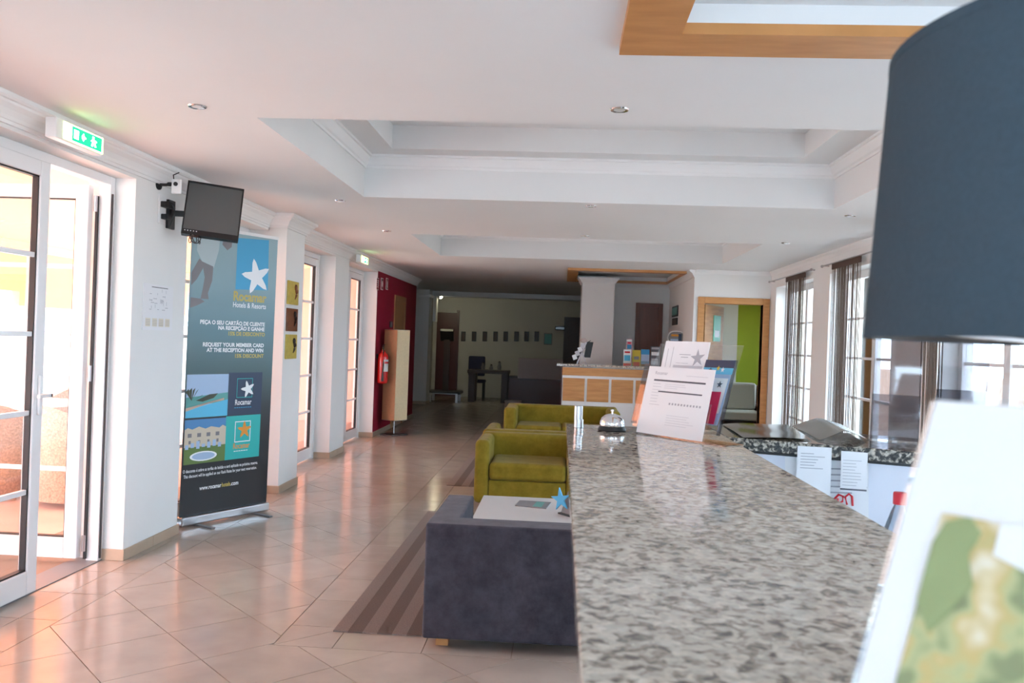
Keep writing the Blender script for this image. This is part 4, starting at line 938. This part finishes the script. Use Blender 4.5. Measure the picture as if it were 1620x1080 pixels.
# foreground photo stand
e2 = hu.copy(); n2 = hb.copy()
TLp = PY(1481, 633, .46); nrm = n2.cross(Vector((0, 0, 1)))
Bq = PP(1355, 1080, TLp, nrm); dn = (Bq-TLp); dn = dn*((TLp.z-CZ-.004)/(TLp.z-Bq.z)); BLp = TLp+dn; up = -dn
ps = thing('photo_stand', 'slanted white page with a coastal photograph in an acrylic stand', 'photo stand', (BLp.x, BLp.y, CZ))
pn = e2.cross(up).normalized(); pn = pn if pn.y < 0 else -pn; PW = .215
MB().slab([BLp, BLp+e2*PW, BLp+e2*PW+up, BLp+up], pn*-.002).build('page', 'paper', ps)
MB().slab([BLp-e2*.004-pn*.003, BLp+e2*(PW+.004)-pn*.003, BLp+e2*(PW+.004)+up*1.005-pn*.003, BLp-e2*.004+up*1.005-pn*.003], pn*-.003).build('back_plate', 'acrylic', ps)
f0 = Vector((BLp.x, BLp.y, CZ)); MB().slab([f0-e2*.004, f0+e2*(PW+.004), f0+e2*(PW+.004)+n2*.11, f0-e2*.004+n2*.11], (0, 0, .003)).build('foot_plate', 'acrylic', ps)
S = Sheet(lambda u, v, d=0: BLp+e2*u+up*v+pn*(d+.0004), ps)
def photo_mat():
    m = bpy.data.materials.new('coastphoto'); m.use_nodes = True; N = m.node_tree.nodes; L = m.node_tree.links; b = N['Principled BSDF']; b.inputs['Roughness'].default_value = .35
    tc = N.new('ShaderNodeTexCoord'); nz = N.new('ShaderNodeTexNoise'); nz.inputs['Scale'].default_value = 42; nz.inputs['Detail'].default_value = 2.0; L.new(tc.outputs['Object'], nz.inputs['Vector'])
    cr = N.new('ShaderNodeValToRGB'); e = cr.color_ramp.elements; e[0].position = .36; e[0].color = (.26, .30, .16, 1); e[1].position = .70; e[1].color = (.85, .82, .74, 1)
    for p, c in ((.45, (.48, .50, .26)), (.52, (.58, .46, .20)), (.60, (.70, .60, .38))): k = e.new(p); k.color = (*c, 1)
    L.new(nz.outputs[0], cr.inputs[0]); L.new(cr.outputs[0], b.inputs['Base Color']); MAT['coastphoto'] = m
photo_mat(); mat('photogreen', (.30, .36, .17), .4)
def uv_of(x, y):
    p = PP(x, y, BLp, pn)-BLp; v = p.dot(up)/up.dot(up); return p.dot(e2), v
ua, va = uv_of(1494, 812); ub, vb = uv_of(1415, 1080); u0 = (ua+ub)/2; u1 = PW-.02; vl = .12
S.rect(u0, u1, vl, va, 'coastphoto', 'photo')
def R_(pts, mt, nm, lay): S.poly([(u0+(u1-u0)*a_, vl+(va-vl)*b_) for a_, b_ in pts], mt, nm, lay)
R_([(0, 0), (.30, 0), (.2, .25), (.08, .42), (0, .45)], 'printpool', 'photo_water', 2)
R_([(.22, .42), (.35, .30), (.5, .38), (.55, .60), (.33, .66), (.24, .55)], 'printwhite', 'photo_houses', 3); R_([(.30, .64), (.55, .57), (.56, .60), (.33, .70)], 'orange', 'photo_roof', 4)
R_([(0, .80), (.05, .74), (.09, .79), (.13, .86), (.10, .92), (.12, .97), (.08, 1), (.02, .98), (0, .93)], 'photogreen', 'photo_tree', 2); R_([(.16, .93), (.5, .85), (1, .88), (1, 1), (.16, 1)], 'printwhite', 'photo_sky', 2)

# table lamp
LC = Vector((.507, .75, CZ)); tl_ = thing('table_lamp', 'table lamp with a large slate-blue drum shade on the granite counter', 'table lamp', LC)
MB().lathe([(.001, 0), (.075, 0), (.078, .006), (.072, .016), (.02, .024), (.014, .04), (.018, .08), (.030, .13), (.032, .17), (.018, .22), (.010, .25), (.010, .33), (.001, .33)], LC, 32).build('base', 'chrome', tl_, smooth=True)
zb, zt = 1.516, 1.775
MB().lathe([(.230, zb-CZ), (.215, zt-CZ), (.212, zt-CZ), (.227, zb-CZ)], LC, 96, True).build('shade', 'shade', tl_, smooth=True)
MB().lathe([(.2160, zt-CZ-.008), (.2156, zt-CZ+.001), (.2120, zt-CZ+.001), (.2124, zt-CZ-.008)], LC, 96, True).build('rim_tape', 'shade', tl_, smooth=True)
MB().lathe([(.2268, zb-CZ+.001), (.2118, zt-CZ-.001)], LC, 96).build('added_dark_lining', 'black', tl_, smooth=True)  # added black skin, stands in for shade inside the drum
sp_ = MB()
for k in range(3): a_ = k*2.094+.3; sp_.cyl(LC+Vector((0, 0, .33)), LC+Vector((.226*math.cos(a_), .226*math.sin(a_), zb-CZ+.012)), .0025, n=6)
sp_.build('spider', 'chrome', tl_); MB().ball(LC+Vector((0, 0, .39)), .03, .03, .045).build('light_bulb', 'white', tl_, smooth=True)

# ---------------- things on the return counter
def on_rt(x, y): return PZ(x, y, CZ)
def sheet_thing(name, label, cat, px4, z0, hts, mt, nx=10, wav=.004):
    C4 = [on_rt(*p) for p in px4]; t = thing(name, label, cat, (C4[0].x, C4[0].y, CZ)); mb = MB(); ny = 8
    V_ = []
    for layer in (0, 1):
        for j in range(ny+1):
            for i in range(nx+1):
                s_, r_ = i/nx, j/ny; p = (C4[0]*(1-s_)+C4[1]*s_)*(1-r_)+(C4[3]*(1-s_)+C4[2]*s_)*r_
                z = CZ+z0+hts(s_, r_)+wav*math.sin(7*s_+3*r_)*math.sin(5*r_)*.5+wav*.5
                V_.append((p.x, p.y, z+(.0015 if layer else 0)))
    F_ = []; K = (nx+1)*(ny+1)
    for layer in (0, 1):
        for j in range(ny):
            for i in range(nx):
                q = [j*(nx+1)+i, j*(nx+1)+i+1, (j+1)*(nx+1)+i+1, (j+1)*(nx+1)+i]; F_.append(tuple(k+layer*K for k in (q if layer else q[::-1])))
    mb.add(V_, F_); mb.build('sheet', mt, t, smooth=True); return t
sheet_thing('plastic_sleeve', 'clear plastic sleeve lying flat on the return counter', 'plastic sleeve', ((1176, 694), (1284, 697), (1246, 673), (1142, 672)), .001, lambda s_, r_: .004*math.sin(3.1*s_), 'plasticsheet')
t = sheet_thing('ring_binder', 'dark grey document folder propped like a low tent on the counter', 'folder', ((1296, 698), (1370, 697), (1330, 674), (1252, 675)), .002, lambda s_, r_: .035*max(0, 1-abs(s_-.55)/.5), 'folder')
def brochure_holder(label, px_base, px_w, px_h, lean_px, mt):
    c0 = on_rt(*px_base); d0 = (c0-EYE).length; w_ = px_w*d0/FPX; h_ = px_h*d0/FPX; ex_ = e1; bk_ = n1; ln_ = lean_px*d0/FPX
    t = thing('brochure_holder', label, 'brochure holder', (c0.x, c0.y, CZ), 'acrylic holders on the return counter')
    o = c0+Vector((0, 0, .004)); upv = Vector((0, 0, h_))+bk_*ln_*.6+ex_*ln_*.7
    MB().slab([o, o+ex_*w_, o+ex_*w_+upv, o+upv], bk_*.003).build('back_plate', mt, t)
    MB().slab([o-bk_*.03, o-bk_*.03+ex_*w_, o-bk_*.03+ex_*w_+upv*.45, o-bk_*.03+upv*.45], bk_*.003).build('front_plate', mt, t)
    for s_ in (0, 1): k = o+ex_*(w_*s_); MB().slab([k-bk_*.03, k, k+upv*.55, k-bk_*.03+upv*.45], ex_*(.003 if s_ == 0 else -.003)).build('side_plate', 'acrylic', t)
    MB().slab([c0-bk_*.045-ex_*.01, c0-bk_*.045+ex_*(w_+.01), c0+bk_*.05+ex_*(w_+.01), c0+bk_*.05-ex_*.01], (0, 0, .004)).build('foot_plate', 'acrylic', t)
brochure_holder('upright grey acrylic brochure holder beside the dark folder', (1376, 694), 63, 143, 4, 'greyacrylic')
brochure_holder('slanted grey acrylic brochure holder between two others under the lamp shade', (1470, 703), 62, 172, 20, 'greyacrylic')
brochure_holder('strongly slanted clear acrylic holder under the lamp shade', (1562, 709), 75, 150, 38, 'acrylic')
q = on_rt(1474, 706); t = thing('round_ornament', 'small dark reddish round ornament on the return counter', 'ornament', (q.x, q.y-.02, CZ))
MB().lathe([(.001, 0), (.018, 0), (.022, .006), (.010, .014), (.010, .022), (.001, .022)], (q.x, q.y-.02, CZ), 20).build('stand', 'black', t, smooth=True); MB().ball((q.x, q.y-.02, CZ+.046), .028).build('ball', 'darkred', t, smooth=True)

# ---------------- far reception counter
fc = thing('far_counter', 'far counter with orange wood panels framed in white', 'counter', (.95, 12.9, 0)); FY = 12.62; FT = 1.195
MB().box(.03, 1.84, FY, 13.2, .08, FT-.04).build('carcass', 'white', fc); MB().box(.06, 1.82, FY+.04, 13.15, 0, .08).build('plinth', 'soilgrey', fc)
MB().box(.01, .03, FY-.01, 13.2, .02, FT-.04).build('end_panel', 'darkred', fc)
MB().box(.03, 1.84, FY-.014, FY, FT-.17, FT-.05).build('top_rail', 'woodorange', fc)
for i in range(5): MB().box(.045+.362*i, .045+.362*i+.325, FY-.012, FY, .64, FT-.21).build('panel', 'woodorange', fc, bevel=.002)
for i in range(5): MB().box(.045+.362*i, .045+.362*i+.325, FY-.012, FY, .14, .60).build('lower_panel', 'white', fc, bevel=.002)
o = MB().box(-.06, 1.845, FY-.05, 13.26, FT-.035, FT).build('granite_worktop', 'granite', None, bevel=.004); tag(o, 'granite top of the far wooden counter below the wood ceiling frame', 'worktop')
def leaflet(name, label, xa, xb, ya, yb, mt, bits, depth=12.85, cat='leaflet'):
    a_, b_ = PY(xa, ya, depth), PY(xb, ya, depth); zt_ = a_.z; ob_ = Vector((a_.x, depth, FT)); w_ = b_.x-a_.x; h_ = zt_-FT
    t = thing(name, label, cat, (a_.x+w_/2, depth, FT), 'leaflets on the far counter'); ld = Vector((0, .18, 1)).normalized(); hh_ = h_
    MB().slab([ob_, ob_+Vector((w_, 0, 0)), ob_+Vector((w_, 0, 0))+ld*hh_, ob_+ld*hh_], (0, .02, 0)).build('leaflet_stack', mt, t)
    S = Sheet(lambda u, v, d=0: ob_+Vector((u*w_, 0, 0))+ld*(v*hh_)+Vector((0, -1, .18)).normalized()*(d+.001), t)
    for i, (u0, u1, v0, v1, m2) in enumerate(bits): S.rect(u0, u1, v0, v1, m2, 'print_block', 1+i)
    MB().box(a_.x-.001, b_.x+.001, depth-.012, depth-.008, FT, FT+h_*.3).box(a_.x-.001, b_.x+.001, depth-.008, depth+.08, FT, FT+.004).build('holder', 'acrylic', t)
leaflet('leaflet_rack', 'tall pink stepped leaflet rack on the far counter', 992, 1001, 535, 575, 'pinkprint', [(0, 1, .9, .97, 'printwhite'), (.1, .9, .62, .78, 'blueprint'), (.2, .8, .82, .88, 'magenta')], 12.99)
leaflet('leaflet', 'white and turquoise leaflet with red edge in front of the pink rack', 987, 999, 552, 575, 'printwhite', [(.1, .9, .3, .65, 'printpool'), (0, 1, 0, .15, 'redcap'), (.15, .85, .78, .88, 'redcap')], 12.80)
leaflet('leaflet', 'yellow leaflet between turquoise and blue leaflets', 1001, 1014, 553, 576, 'yellowprint', [(.1, .9, 0, .25, 'redcap'), (.2, .8, .4, .6, 'printskin')])
leaflet('leaflet', 'sky blue leaflet beside the yellow leaflet', 1015, 1028, 552, 576, 'blueprint', [(0, 1, .3, .7, 'printsky'), (0, 1, 0, .12, 'darkwood')])
leaflet('leaflet', 'black and white leaflet holder next to the blue leaflet', 1030, 1045, 547, 576, 'ink', [(.1, .9, .55, .72, 'printwhite'), (.1, .8, .1, .4, 'inkgrey'), (.1, .9, .85, .95, 'inkgrey')])
q = PY(1070, 534, 12.95); t = thing('counter_sign', 'oval dark advertising sign with white rim on the far counter', 'sign', (q.x, 12.95, FT))
rx_, rz_ = 12.5*13/FPX, 9.5*13/FPX
MB().slab([(q.x+rx_*1.1*(abs(math.cos(k*.314))**.7)*math.copysign(1, math.cos(k*.314)), 12.95, q.z+rz_*1.15*math.sin(k*.314)) for k in range(20)], (0, .012, 0)).build('rim', 'printwhite', t)
MB().slab([(q.x+rx_*(abs(math.cos(k*.314))**.7)*math.copysign(1, math.cos(k*.314)), 12.948, q.z+rz_*math.sin(k*.314)) for k in range(20)], (0, -.004, 0)).build('face', 'soilgrey', t)
S = Sheet(planefn((q.x, 12.943, q.z), (1, 0, 0), (0, 0, 1), (0, -1, 0)), t); S.rects([(-.08, .03, .02, .05)], 'orange', 'title'); S.rects([(.03, .08, -.06, .06)], 'navy', 'picture', 2); S.rects([(-.09, .05, -.05, -.02)], 'printsky', 'picture')
MB().box(q.x-.12, q.x+.12, 12.952, 13.02, FT, q.z-.02).build('stand', 'soilgrey', t)
# leaflet easel sculpture at the counter's end
c0 = PY(916, 574, 12.9); zo = FT; t = thing('leaflet_easel', 'dark metal rack of leaflets shaped like an easel on the far counter end', 'leaflet rack', (c0.x, 12.9, FT))
fx = c0.x
mb = MB(); mb.rod((fx-.03, 12.9, zo), (fx+.10, 12.9, zo+.33), Vector((.012, 0, 0)), Vector((0, .012, 0))); mb.rod((fx+.11, 12.9, zo), (fx+.03, 12.9, zo+.2), Vector((.012, 0, 0)), Vector((0, .012, 0))); mb.build('leg', 'inklight', t)
mb = MB(); mb.rod((fx-.06, 12.92, zo+.06), (fx+.12, 12.92, zo+.34), Vector((.05, 0, .03)), Vector((0, .008, 0))); mb.rod((fx+.12, 12.93, zo+.10), (fx+.16, 12.93, zo+.34), Vector((.05, 0, 0)), Vector((0, .01, 0))); mb.build('board', 'black', t)
for i in range(4): MB().obox((fx-.07+.04*i, 12.895, zo+.10+.06*i), (.03, 0, .012), (0, .006, 0), (-.014, 0, .035)).build('leaflet', 'inklight' if i % 2 else 'printwhite', t)
MB().ball((fx+.06, 12.9, zo+.36), .055, .03, .035, 14, 8).build('header', 'pinkwhite', t, smooth=True)
# framed notices on the side wall, rear door
for i, (xa, xb, ya, yb, lab, mt) in enumerate(((1065, 1073, 484, 501, 'dark green framed notice on the side wall beyond the counter', 'printsea'), (1065, 1072, 503, 514, 'small brown notice under the framed notice on the side wall', 'darkwood'))):
    a_, b_ = PX(xa, ya, 1.85), PX(xb, yb, 1.85); y0_, y1_ = sorted((a_.y, b_.y)); z0_, z1_ = sorted((PX((xa+xb)/2, ya, 1.85).z, PX((xa+xb)/2, yb, 1.85).z))
    t = thing('framed_notice', lab, 'notice', (1.85, (y0_+y1_)/2, z0_)); MB().box(1.832, 1.85, y0_, y1_, z0_, z1_).build('frame', 'black', t, bevel=.003); MB().box(1.828, 1.833, y0_+.05, y1_-.05, z0_+.03, z1_-.03).build('picture', mt, t)
a_, b_ = PY(1006, 480, 14.69), PY(1049, 480, 14.69)
d9 = sroot('door_9', ((a_.x+b_.x)/2, 14.7, 0)); MB().box(a_.x, a_.x+.07, 14.66, 14.7, 0, 2.25).box(b_.x-.07, b_.x, 14.66, 14.7, 0, 2.25).box(a_.x+.07, b_.x-.07, 14.66, 14.7, 2.18, 2.25).build('architrave', 'doorbrown', d9, bevel=.004); MB().box(a_.x+.07, b_.x-.07, 14.68, 14.7, 0, 2.18).build('door_leaf', 'doorbrown', d9)
MB().cyl((a_.x+.13, 14.68, 1.02), (a_.x+.13, 14.62, 1.02), .012, n=10).build('door_handle', 'steel', d9)

# ---------------- string curtains on the right windows
def curtain(label, xa, ya, xb, yb, X=2.86, zb=.05, rod=None):
    a_, b_ = PX(xa, ya, X), PX(xb, yb, X); y1_, y0_ = max(a_.y, b_.y), min(a_.y, b_.y); zt_ = 2.455
    t = thing('string_curtain', label, 'curtain', (X, (y0_+y1_)/2, 0), 'string curtains on the windows')
    MB().box(X-.008, X+.008, y0_, y1_, zt_-.065, zt_-.006).build('heading_band', 'brownband', t)
    mb = MB(); n_ = int((y1_-y0_)/.0125)
    for i in range(n_):
        yy = y0_+(i+.5)*(y1_-y0_)/n_+random.uniform(-.005, .005); xx = X+random.uniform(-.012, .012); wv = random.uniform(-.015, .015)
        if random.random() < .22: continue
        mb.rod((xx, yy, zt_-.065), (xx, yy+wv, zb), Vector((.0024, 0, 0)), Vector((0, .0024, 0)))
    tag(mb.build('strings', 'string', t), kind='stuff')
def crod(label, y0_, y1_, X=2.86):
    t = thing('curtain_rod', label, 'curtain rod', (X, (y0_+y1_)/2, 2.455), 'curtain rods'); MB().cyl((X, y0_, 2.458), (X, y1_, 2.458), .009, n=10).build('rod', 'steel', t, smooth=True)
    for yy in (y0_+.06, y1_-.06): MB().cyl((X, yy, 2.458), (RW, yy, 2.458), .006, n=8).build('bracket', 'steel', t)
    for yy in (y0_, y1_): MB().ball((X, yy, 2.458), .016).build('finial', 'steel', t, smooth=True)
crod('thin steel curtain rod over the window next to the lime room door', 9.9, 11.85); crod('thin steel curtain rod over the window between two white piers', 7.5, 9.5); crod('thin steel curtain rod over the window behind the acrylic holders', 5.2, 6.8)
curtain('brown string curtain hanging by the window next to the lime room door', 1244, 440, 1274, 430); curtain('brown string curtain on the window between two white piers', 1317, 420, 1362, 405)
MBc = PX(1462, 600, 2.86); curtain('brown string curtain hanging behind the acrylic brochure holders', 1458, 600, 1490, 600)

# ---------------- lime room armchair
lr = thing('lounge_chair', 'cream cushioned lounge chair with dark wooden frame in the lime room', 'armchair', (2.98, 14.0, 0))
MB().box(2.58, 3.28, 13.65, 14.35, .36, .50).build('seat_cushion', 'cream', lr, bevel=.03, seg=3); MB().box(2.58, 3.28, 14.2, 14.38, .50, .95).build('back_cushion', 'cream', lr, bevel=.05, seg=3)
for x_ in (2.50, 3.30): MB().box(x_, x_+.06, 13.6, 14.45, .55, .60).build('armrest', 'darkwood', lr, bevel=.006)
MB().box(2.56, 3.30, 13.63, 14.42, .26, .355).build('seat_frame', 'darkwood', lr)
for x_ in (2.50, 3.30):
    for y_ in (13.62, 14.38): MB().box(x_, x_+.06, y_, y_+.06, 0, .55).build('leg', 'darkwood', lr)
sdt = thing('side_cabinet', 'dark wooden side cabinet beside the cream lounge chair', 'cabinet', (3.55, 14.8, 0)); MB().box(3.40, 3.70, 14.5, 15.2, .05, .85).build('body', 'darkwood', sdt, bevel=.006); MB().box(3.38, 3.72, 14.48, 15.22, .85, .88).build('top', 'darkwood', sdt)
for y_ in (14.56, 15.08):
    for x_ in (3.43, 3.61): MB().box(x_, x_+.05, y_, y_+.05, 0, .05).build('foot', 'darkwood', sdt)

# ---------------- dark far room
for i, xx in enumerate((733, 750, 767, 784, 800, 817, 833, 849)):
    a_ = PY(xx, 532, YF-.01); names = ('third', 'fourth', 'fifth', 'sixth', 'seventh')
    lab = 'small dark picture in the far wall row, ' + ('closest to the wall spotlight' if i == 0 else 'closest to the larger picture' if i == 7 else ('second' if i == 1 else names[i-2])+' from the wall spotlight')
    t = thing('small_picture', lab, 'picture', (a_.x, YF, a_.z-.13), 'row of small pictures')
    MB().box(a_.x-.06, a_.x+.06, YF-.025, YF, a_.z-.13, a_.z+.13).build('frame', 'black', t, bevel=.004); MB().box(a_.x-.035, a_.x+.035, YF-.028, YF-.024, a_.z-.10, a_.z+.10).build('image', 'darkwood', t)
a_ = PY(867, 536, YF-.01); t = thing('wall_picture', 'larger grey-green picture ending the row on the far wall', 'picture', (a_.x, YF, a_.z-.15)); MB().box(a_.x-.11, a_.x+.11, YF-.025, YF, a_.z-.15, a_.z+.15).build('frame', 'soilgrey', t, bevel=.004); MB().box(a_.x-.09, a_.x+.09, YF-.028, YF-.024, a_.z-.13, a_.z+.13).build('image', 'printsea', t)
a_ = PY(886, 519, YF-.01); t = thing('wall_display', 'dark flat box high on the far wall above the pictures', 'display', (a_.x, YF, a_.z-.05)); MB().box(a_.x-.13, a_.x+.13, YF-.08, YF, a_.z-.05, a_.z+.05).build('body', 'black', t, bevel=.006); MB().box(a_.x-.11, a_.x+.11, YF-.083, YF-.079, a_.z-.03, a_.z+.03).build('front', 'blackgloss', t)
d10 = sroot('door_10', (.35, YF, 0)); a_ = PY(897, 505, YF); MB().box(a_.x, a_.x+.95, YF-.03, YF, 0, 2.12).build('door_leaf', 'darkwood', d10); MB().box(a_.x-.07, a_.x, YF-.04, YF, 0, 2.19).box(a_.x+.95, a_.x+1.02, YF-.04, YF, 0, 2.19).box(a_.x, a_.x+.95, YF-.04, YF, 2.12, 2.19).build('architrave', 'darkwood', d10)
# old desk with thick dark legs
dk = thing('dark_table', 'dark wooden table with thick legs by the far wall', 'table', (-1.7, 20.6, 0)); MB().box(-2.25, -1.25, 20.2, 20.9, .70, .78).build('table_top', 'darkwood', dk, bevel=.006)
for x_ in (-2.22, -1.42):
    for y_ in (20.23, 20.72): MB().box(x_, x_+.15, y_, y_+.15, 0, .70).build('leg', 'darkwood', dk)
cr_ = thing('office_chair', 'dark blue upholstered chair behind the dark table', 'chair', (-2.1, 21.3, 0)); MB().box(-2.32, -1.9, 21.1, 21.5, .42, .50).build('seat', 'darkblue', cr_, bevel=.03); MB().box(-2.32, -1.9, 21.0, 21.08, .60, 1.10).build('backrest', 'darkblue', cr_, bevel=.035, seg=3)
MB().box(-2.14, -2.08, 21.03, 21.06, .46, .62).build('back_bar', 'black', cr_)
for x_ in (-2.3, -1.96):
    for y_ in (21.12, 21.44): MB().box(x_, x_+.04, y_, y_+.04, 0, .42).build('leg', 'black', cr_)
for i, (x_, h_) in enumerate(((-1.9, .16), (-1.7, .12), (-1.5, .2))):
    t = thing('table_ornament', ('slim dark jar on the dark table close to the blue chair', 'short dark jar in the middle of the dark table', 'taller dark jar on the dark table close to the pale desk front')[i], 'jar', (x_, 20.5, .78)); MB().lathe([(.001, 0), (.04, 0), (.055, h_*.4), (.03, h_*.8), (.035, h_), (.001, h_)], (x_, 20.5, .78), 18).build('body', 'soilgrey', t, smooth=True); MB().lathe([(.001, h_), (.03, h_), (.02, h_+.02), (.001, h_+.025)], (x_, 20.5, .78), 14).build('lid', 'darkwood', t, smooth=True)
# pale-fronted desk on a dark red base
dd = thing('activity_desk', 'dark red desk with a pale raised front panel in the far room', 'desk', (-.6, 19.5, 0))
a_, b_, c_ = PY(805, 600, 19.2), PY(893, 600, 19.2), PY(820, 566, 19.2)
MB().box(a_.x, .05, 19.2, 19.9, 0, .66).build('base', 'darkred', dd, bevel=.006); MB().box(c_.x, .05, 19.22, 19.26, .66, 1.12).build('front_panel', 'pinkwhite', dd, bevel=.004); MB().box(a_.x, .05, 19.28, 19.9, .66, .70).build('worktop', 'darkwood', dd); MB().box(c_.x, .05, 19.26, 19.55, 1.10, 1.13).build('shelf', 'pinkwhite', dd); MB().box(c_.x, c_.x+.04, 19.28, 19.55, .70, 1.10).build('shelf_end', 'pinkwhite', dd)
t = thing('small_box', 'small pale box on the floor in front of the dark red desk', 'box', (PZ(815, 642, 0).x, 18.6, 0)); bxx = t.location.x; MB().box(bxx-.17, bxx+.17, 18.4, 18.75, 0, .16).build('body', 'pinkwhite', t, bevel=.006); MB().box(bxx-.18, bxx+.18, 18.39, 18.76, .16, .19).build('lid', 'pinkwhite', t)
# low platform with post
pl = thing('platform_scale', 'low dark platform with upright post beside the far pier', 'scale', (-2.75, 20.0, 0))
MB().box(-3.15, -2.35, 19.65, 20.35, .20, .26).build('deck', 'black', pl, bevel=.01); MB().box(-2.86, -2.72, 20.3, 20.36, .26, 1.55).build('post', 'darkwood', pl); MB().obox((-2.79, 20.28, 1.6), (.16, 0, 0), (0, .02, .03), (0, -.06, .12)).build('head', 'black', pl, bevel=.01)
for x_ in (-3.1, -2.46):
    for y_ in (19.7, 20.24): MB().box(x_, x_+.06, y_, y_+.06, 0, .20).build('leg', 'steel', pl)
MB().box(-3.10, -2.40, 19.645, 19.652, .20, .22).build('edge_strip', 'steel', pl)
# dark hanging panel + doorway on far left
t = thing('wall_panel', 'dark red framed panel on the wall beyond the far pier', 'picture', (-3.40, 20.4, .9)); MB().box(-3.40, -3.36, 19.8, 20.9, .85, 1.95).build('frame', 'darkred', t, bevel=.006); MB().box(-3.362, -3.352, 19.9, 20.8, .95, 1.85).build('picture', 'darkwood', t)
d11 = sroot('door_11', (-2.8, YF, 0)); MB().box(-3.30, -2.78, YF-.03, YF, 0, 2.2).build('door_leaf', 'darkred', d11); MB().box(-2.78, -2.71, YF-.04, YF, 0, 2.27).build('architrave', 'darkred', d11)
# lit wall spot
q = PY(697, 469, 19.75); wlmp = thing('wall_spotlight', 'small lit wall spotlight glowing beside the far pier', 'wall light', (-3.0, 19.7, q.z))
qx = q.x; MB().box(qx-.05, qx+.01, 19.60, 19.64, q.z-.05, q.z+.05).build('bracket', 'steel', wlmp); MB().cyl((qx, 19.64, q.z), (qx, 19.70, q.z), .015, n=8).build('arm', 'steel', wlmp)
MB().ball((qx, 19.74, q.z), .05).build('lamp_globe', 'bulb', wlmp, smooth=True)
MB().box(qx-.11, qx-.04, 19.35, 19.62, 1.9, CEIL-.11).build('backing_post', 'wall', wlmp)

# ---------------- terrace furniture seen through the open door
def wicker(label, c, rz):
    t = thing('wicker_armchair', label, 'armchair', (0, 0, 0), 'wicker armchairs on the terrace'); n_ = 22
    mb = MB(); vs = []; fs = []
    for i in range(n_+1):
        a_ = math.radians(-35+250*i/n_); hz_ = .62+.22*math.exp(-((i-n_/2)/6.)**2)
        for r_, z in ((.40, .06), (.43, .40), (.45, hz_), (.43, hz_+.02), (.39, hz_), (.36, .40), (.34, .06)): vs.append((r_*math.cos(a_), r_*math.sin(a_), z))
    for i in range(n_):
        for k in range(6): fs.append((i*7+k, (i+1)*7+k, (i+1)*7+k+1, i*7+k+1))
    mb.add(vs, fs).build('shell', 'wicker', t, smooth=True, fix=True)
    MB().box(-.30, .30, -.38, .25, .30, .40).build('seat', 'wicker', t, bevel=.03, seg=3)
    MB().box(-.27, .27, -.36, .22, .40, .47).build('cushion', 'redcloth', t, bevel=.025, seg=3)
    for i in (-1, 1):
        for j in (-1, 1): MB().cyl((i*.26, j*.24, 0), (i*.26, j*.24, .32), .025, n=10).build('leg', 'wicker', t)
    t.location = c; t.rotation_euler = (0, 0, rz); return t
wicker('wicker armchair on the terrace closest to the open glazed door', (-4.08, 7.05, -.024), 2.7); wicker('wicker armchair on the terrace beside the round table', (-5.0, 7.15, -.024), 3.4); wicker('wicker armchair on the terrace behind the round table', (-5.6, 9.6, -.024), 0.2)
rtb = thing('terrace_table', 'round white-topped terrace table between wicker armchairs', 'table', (-5.4, 8.3, -.024))
MB().lathe([(.001, .70), (.42, .70), (.43, .71), (.43, .725), (.42, .735), (.001, .735)], (-5.4, 8.3, -.024), 36).build('table_top', 'white', rtb, smooth=True); MB().lathe([(.001, 0), (.24, 0), (.24, .02), (.04, .05), (.035, .70), (.001, .70)], (-5.4, 8.3, -.024), 24).build('pedestal', 'wicker', rtb, smooth=True)
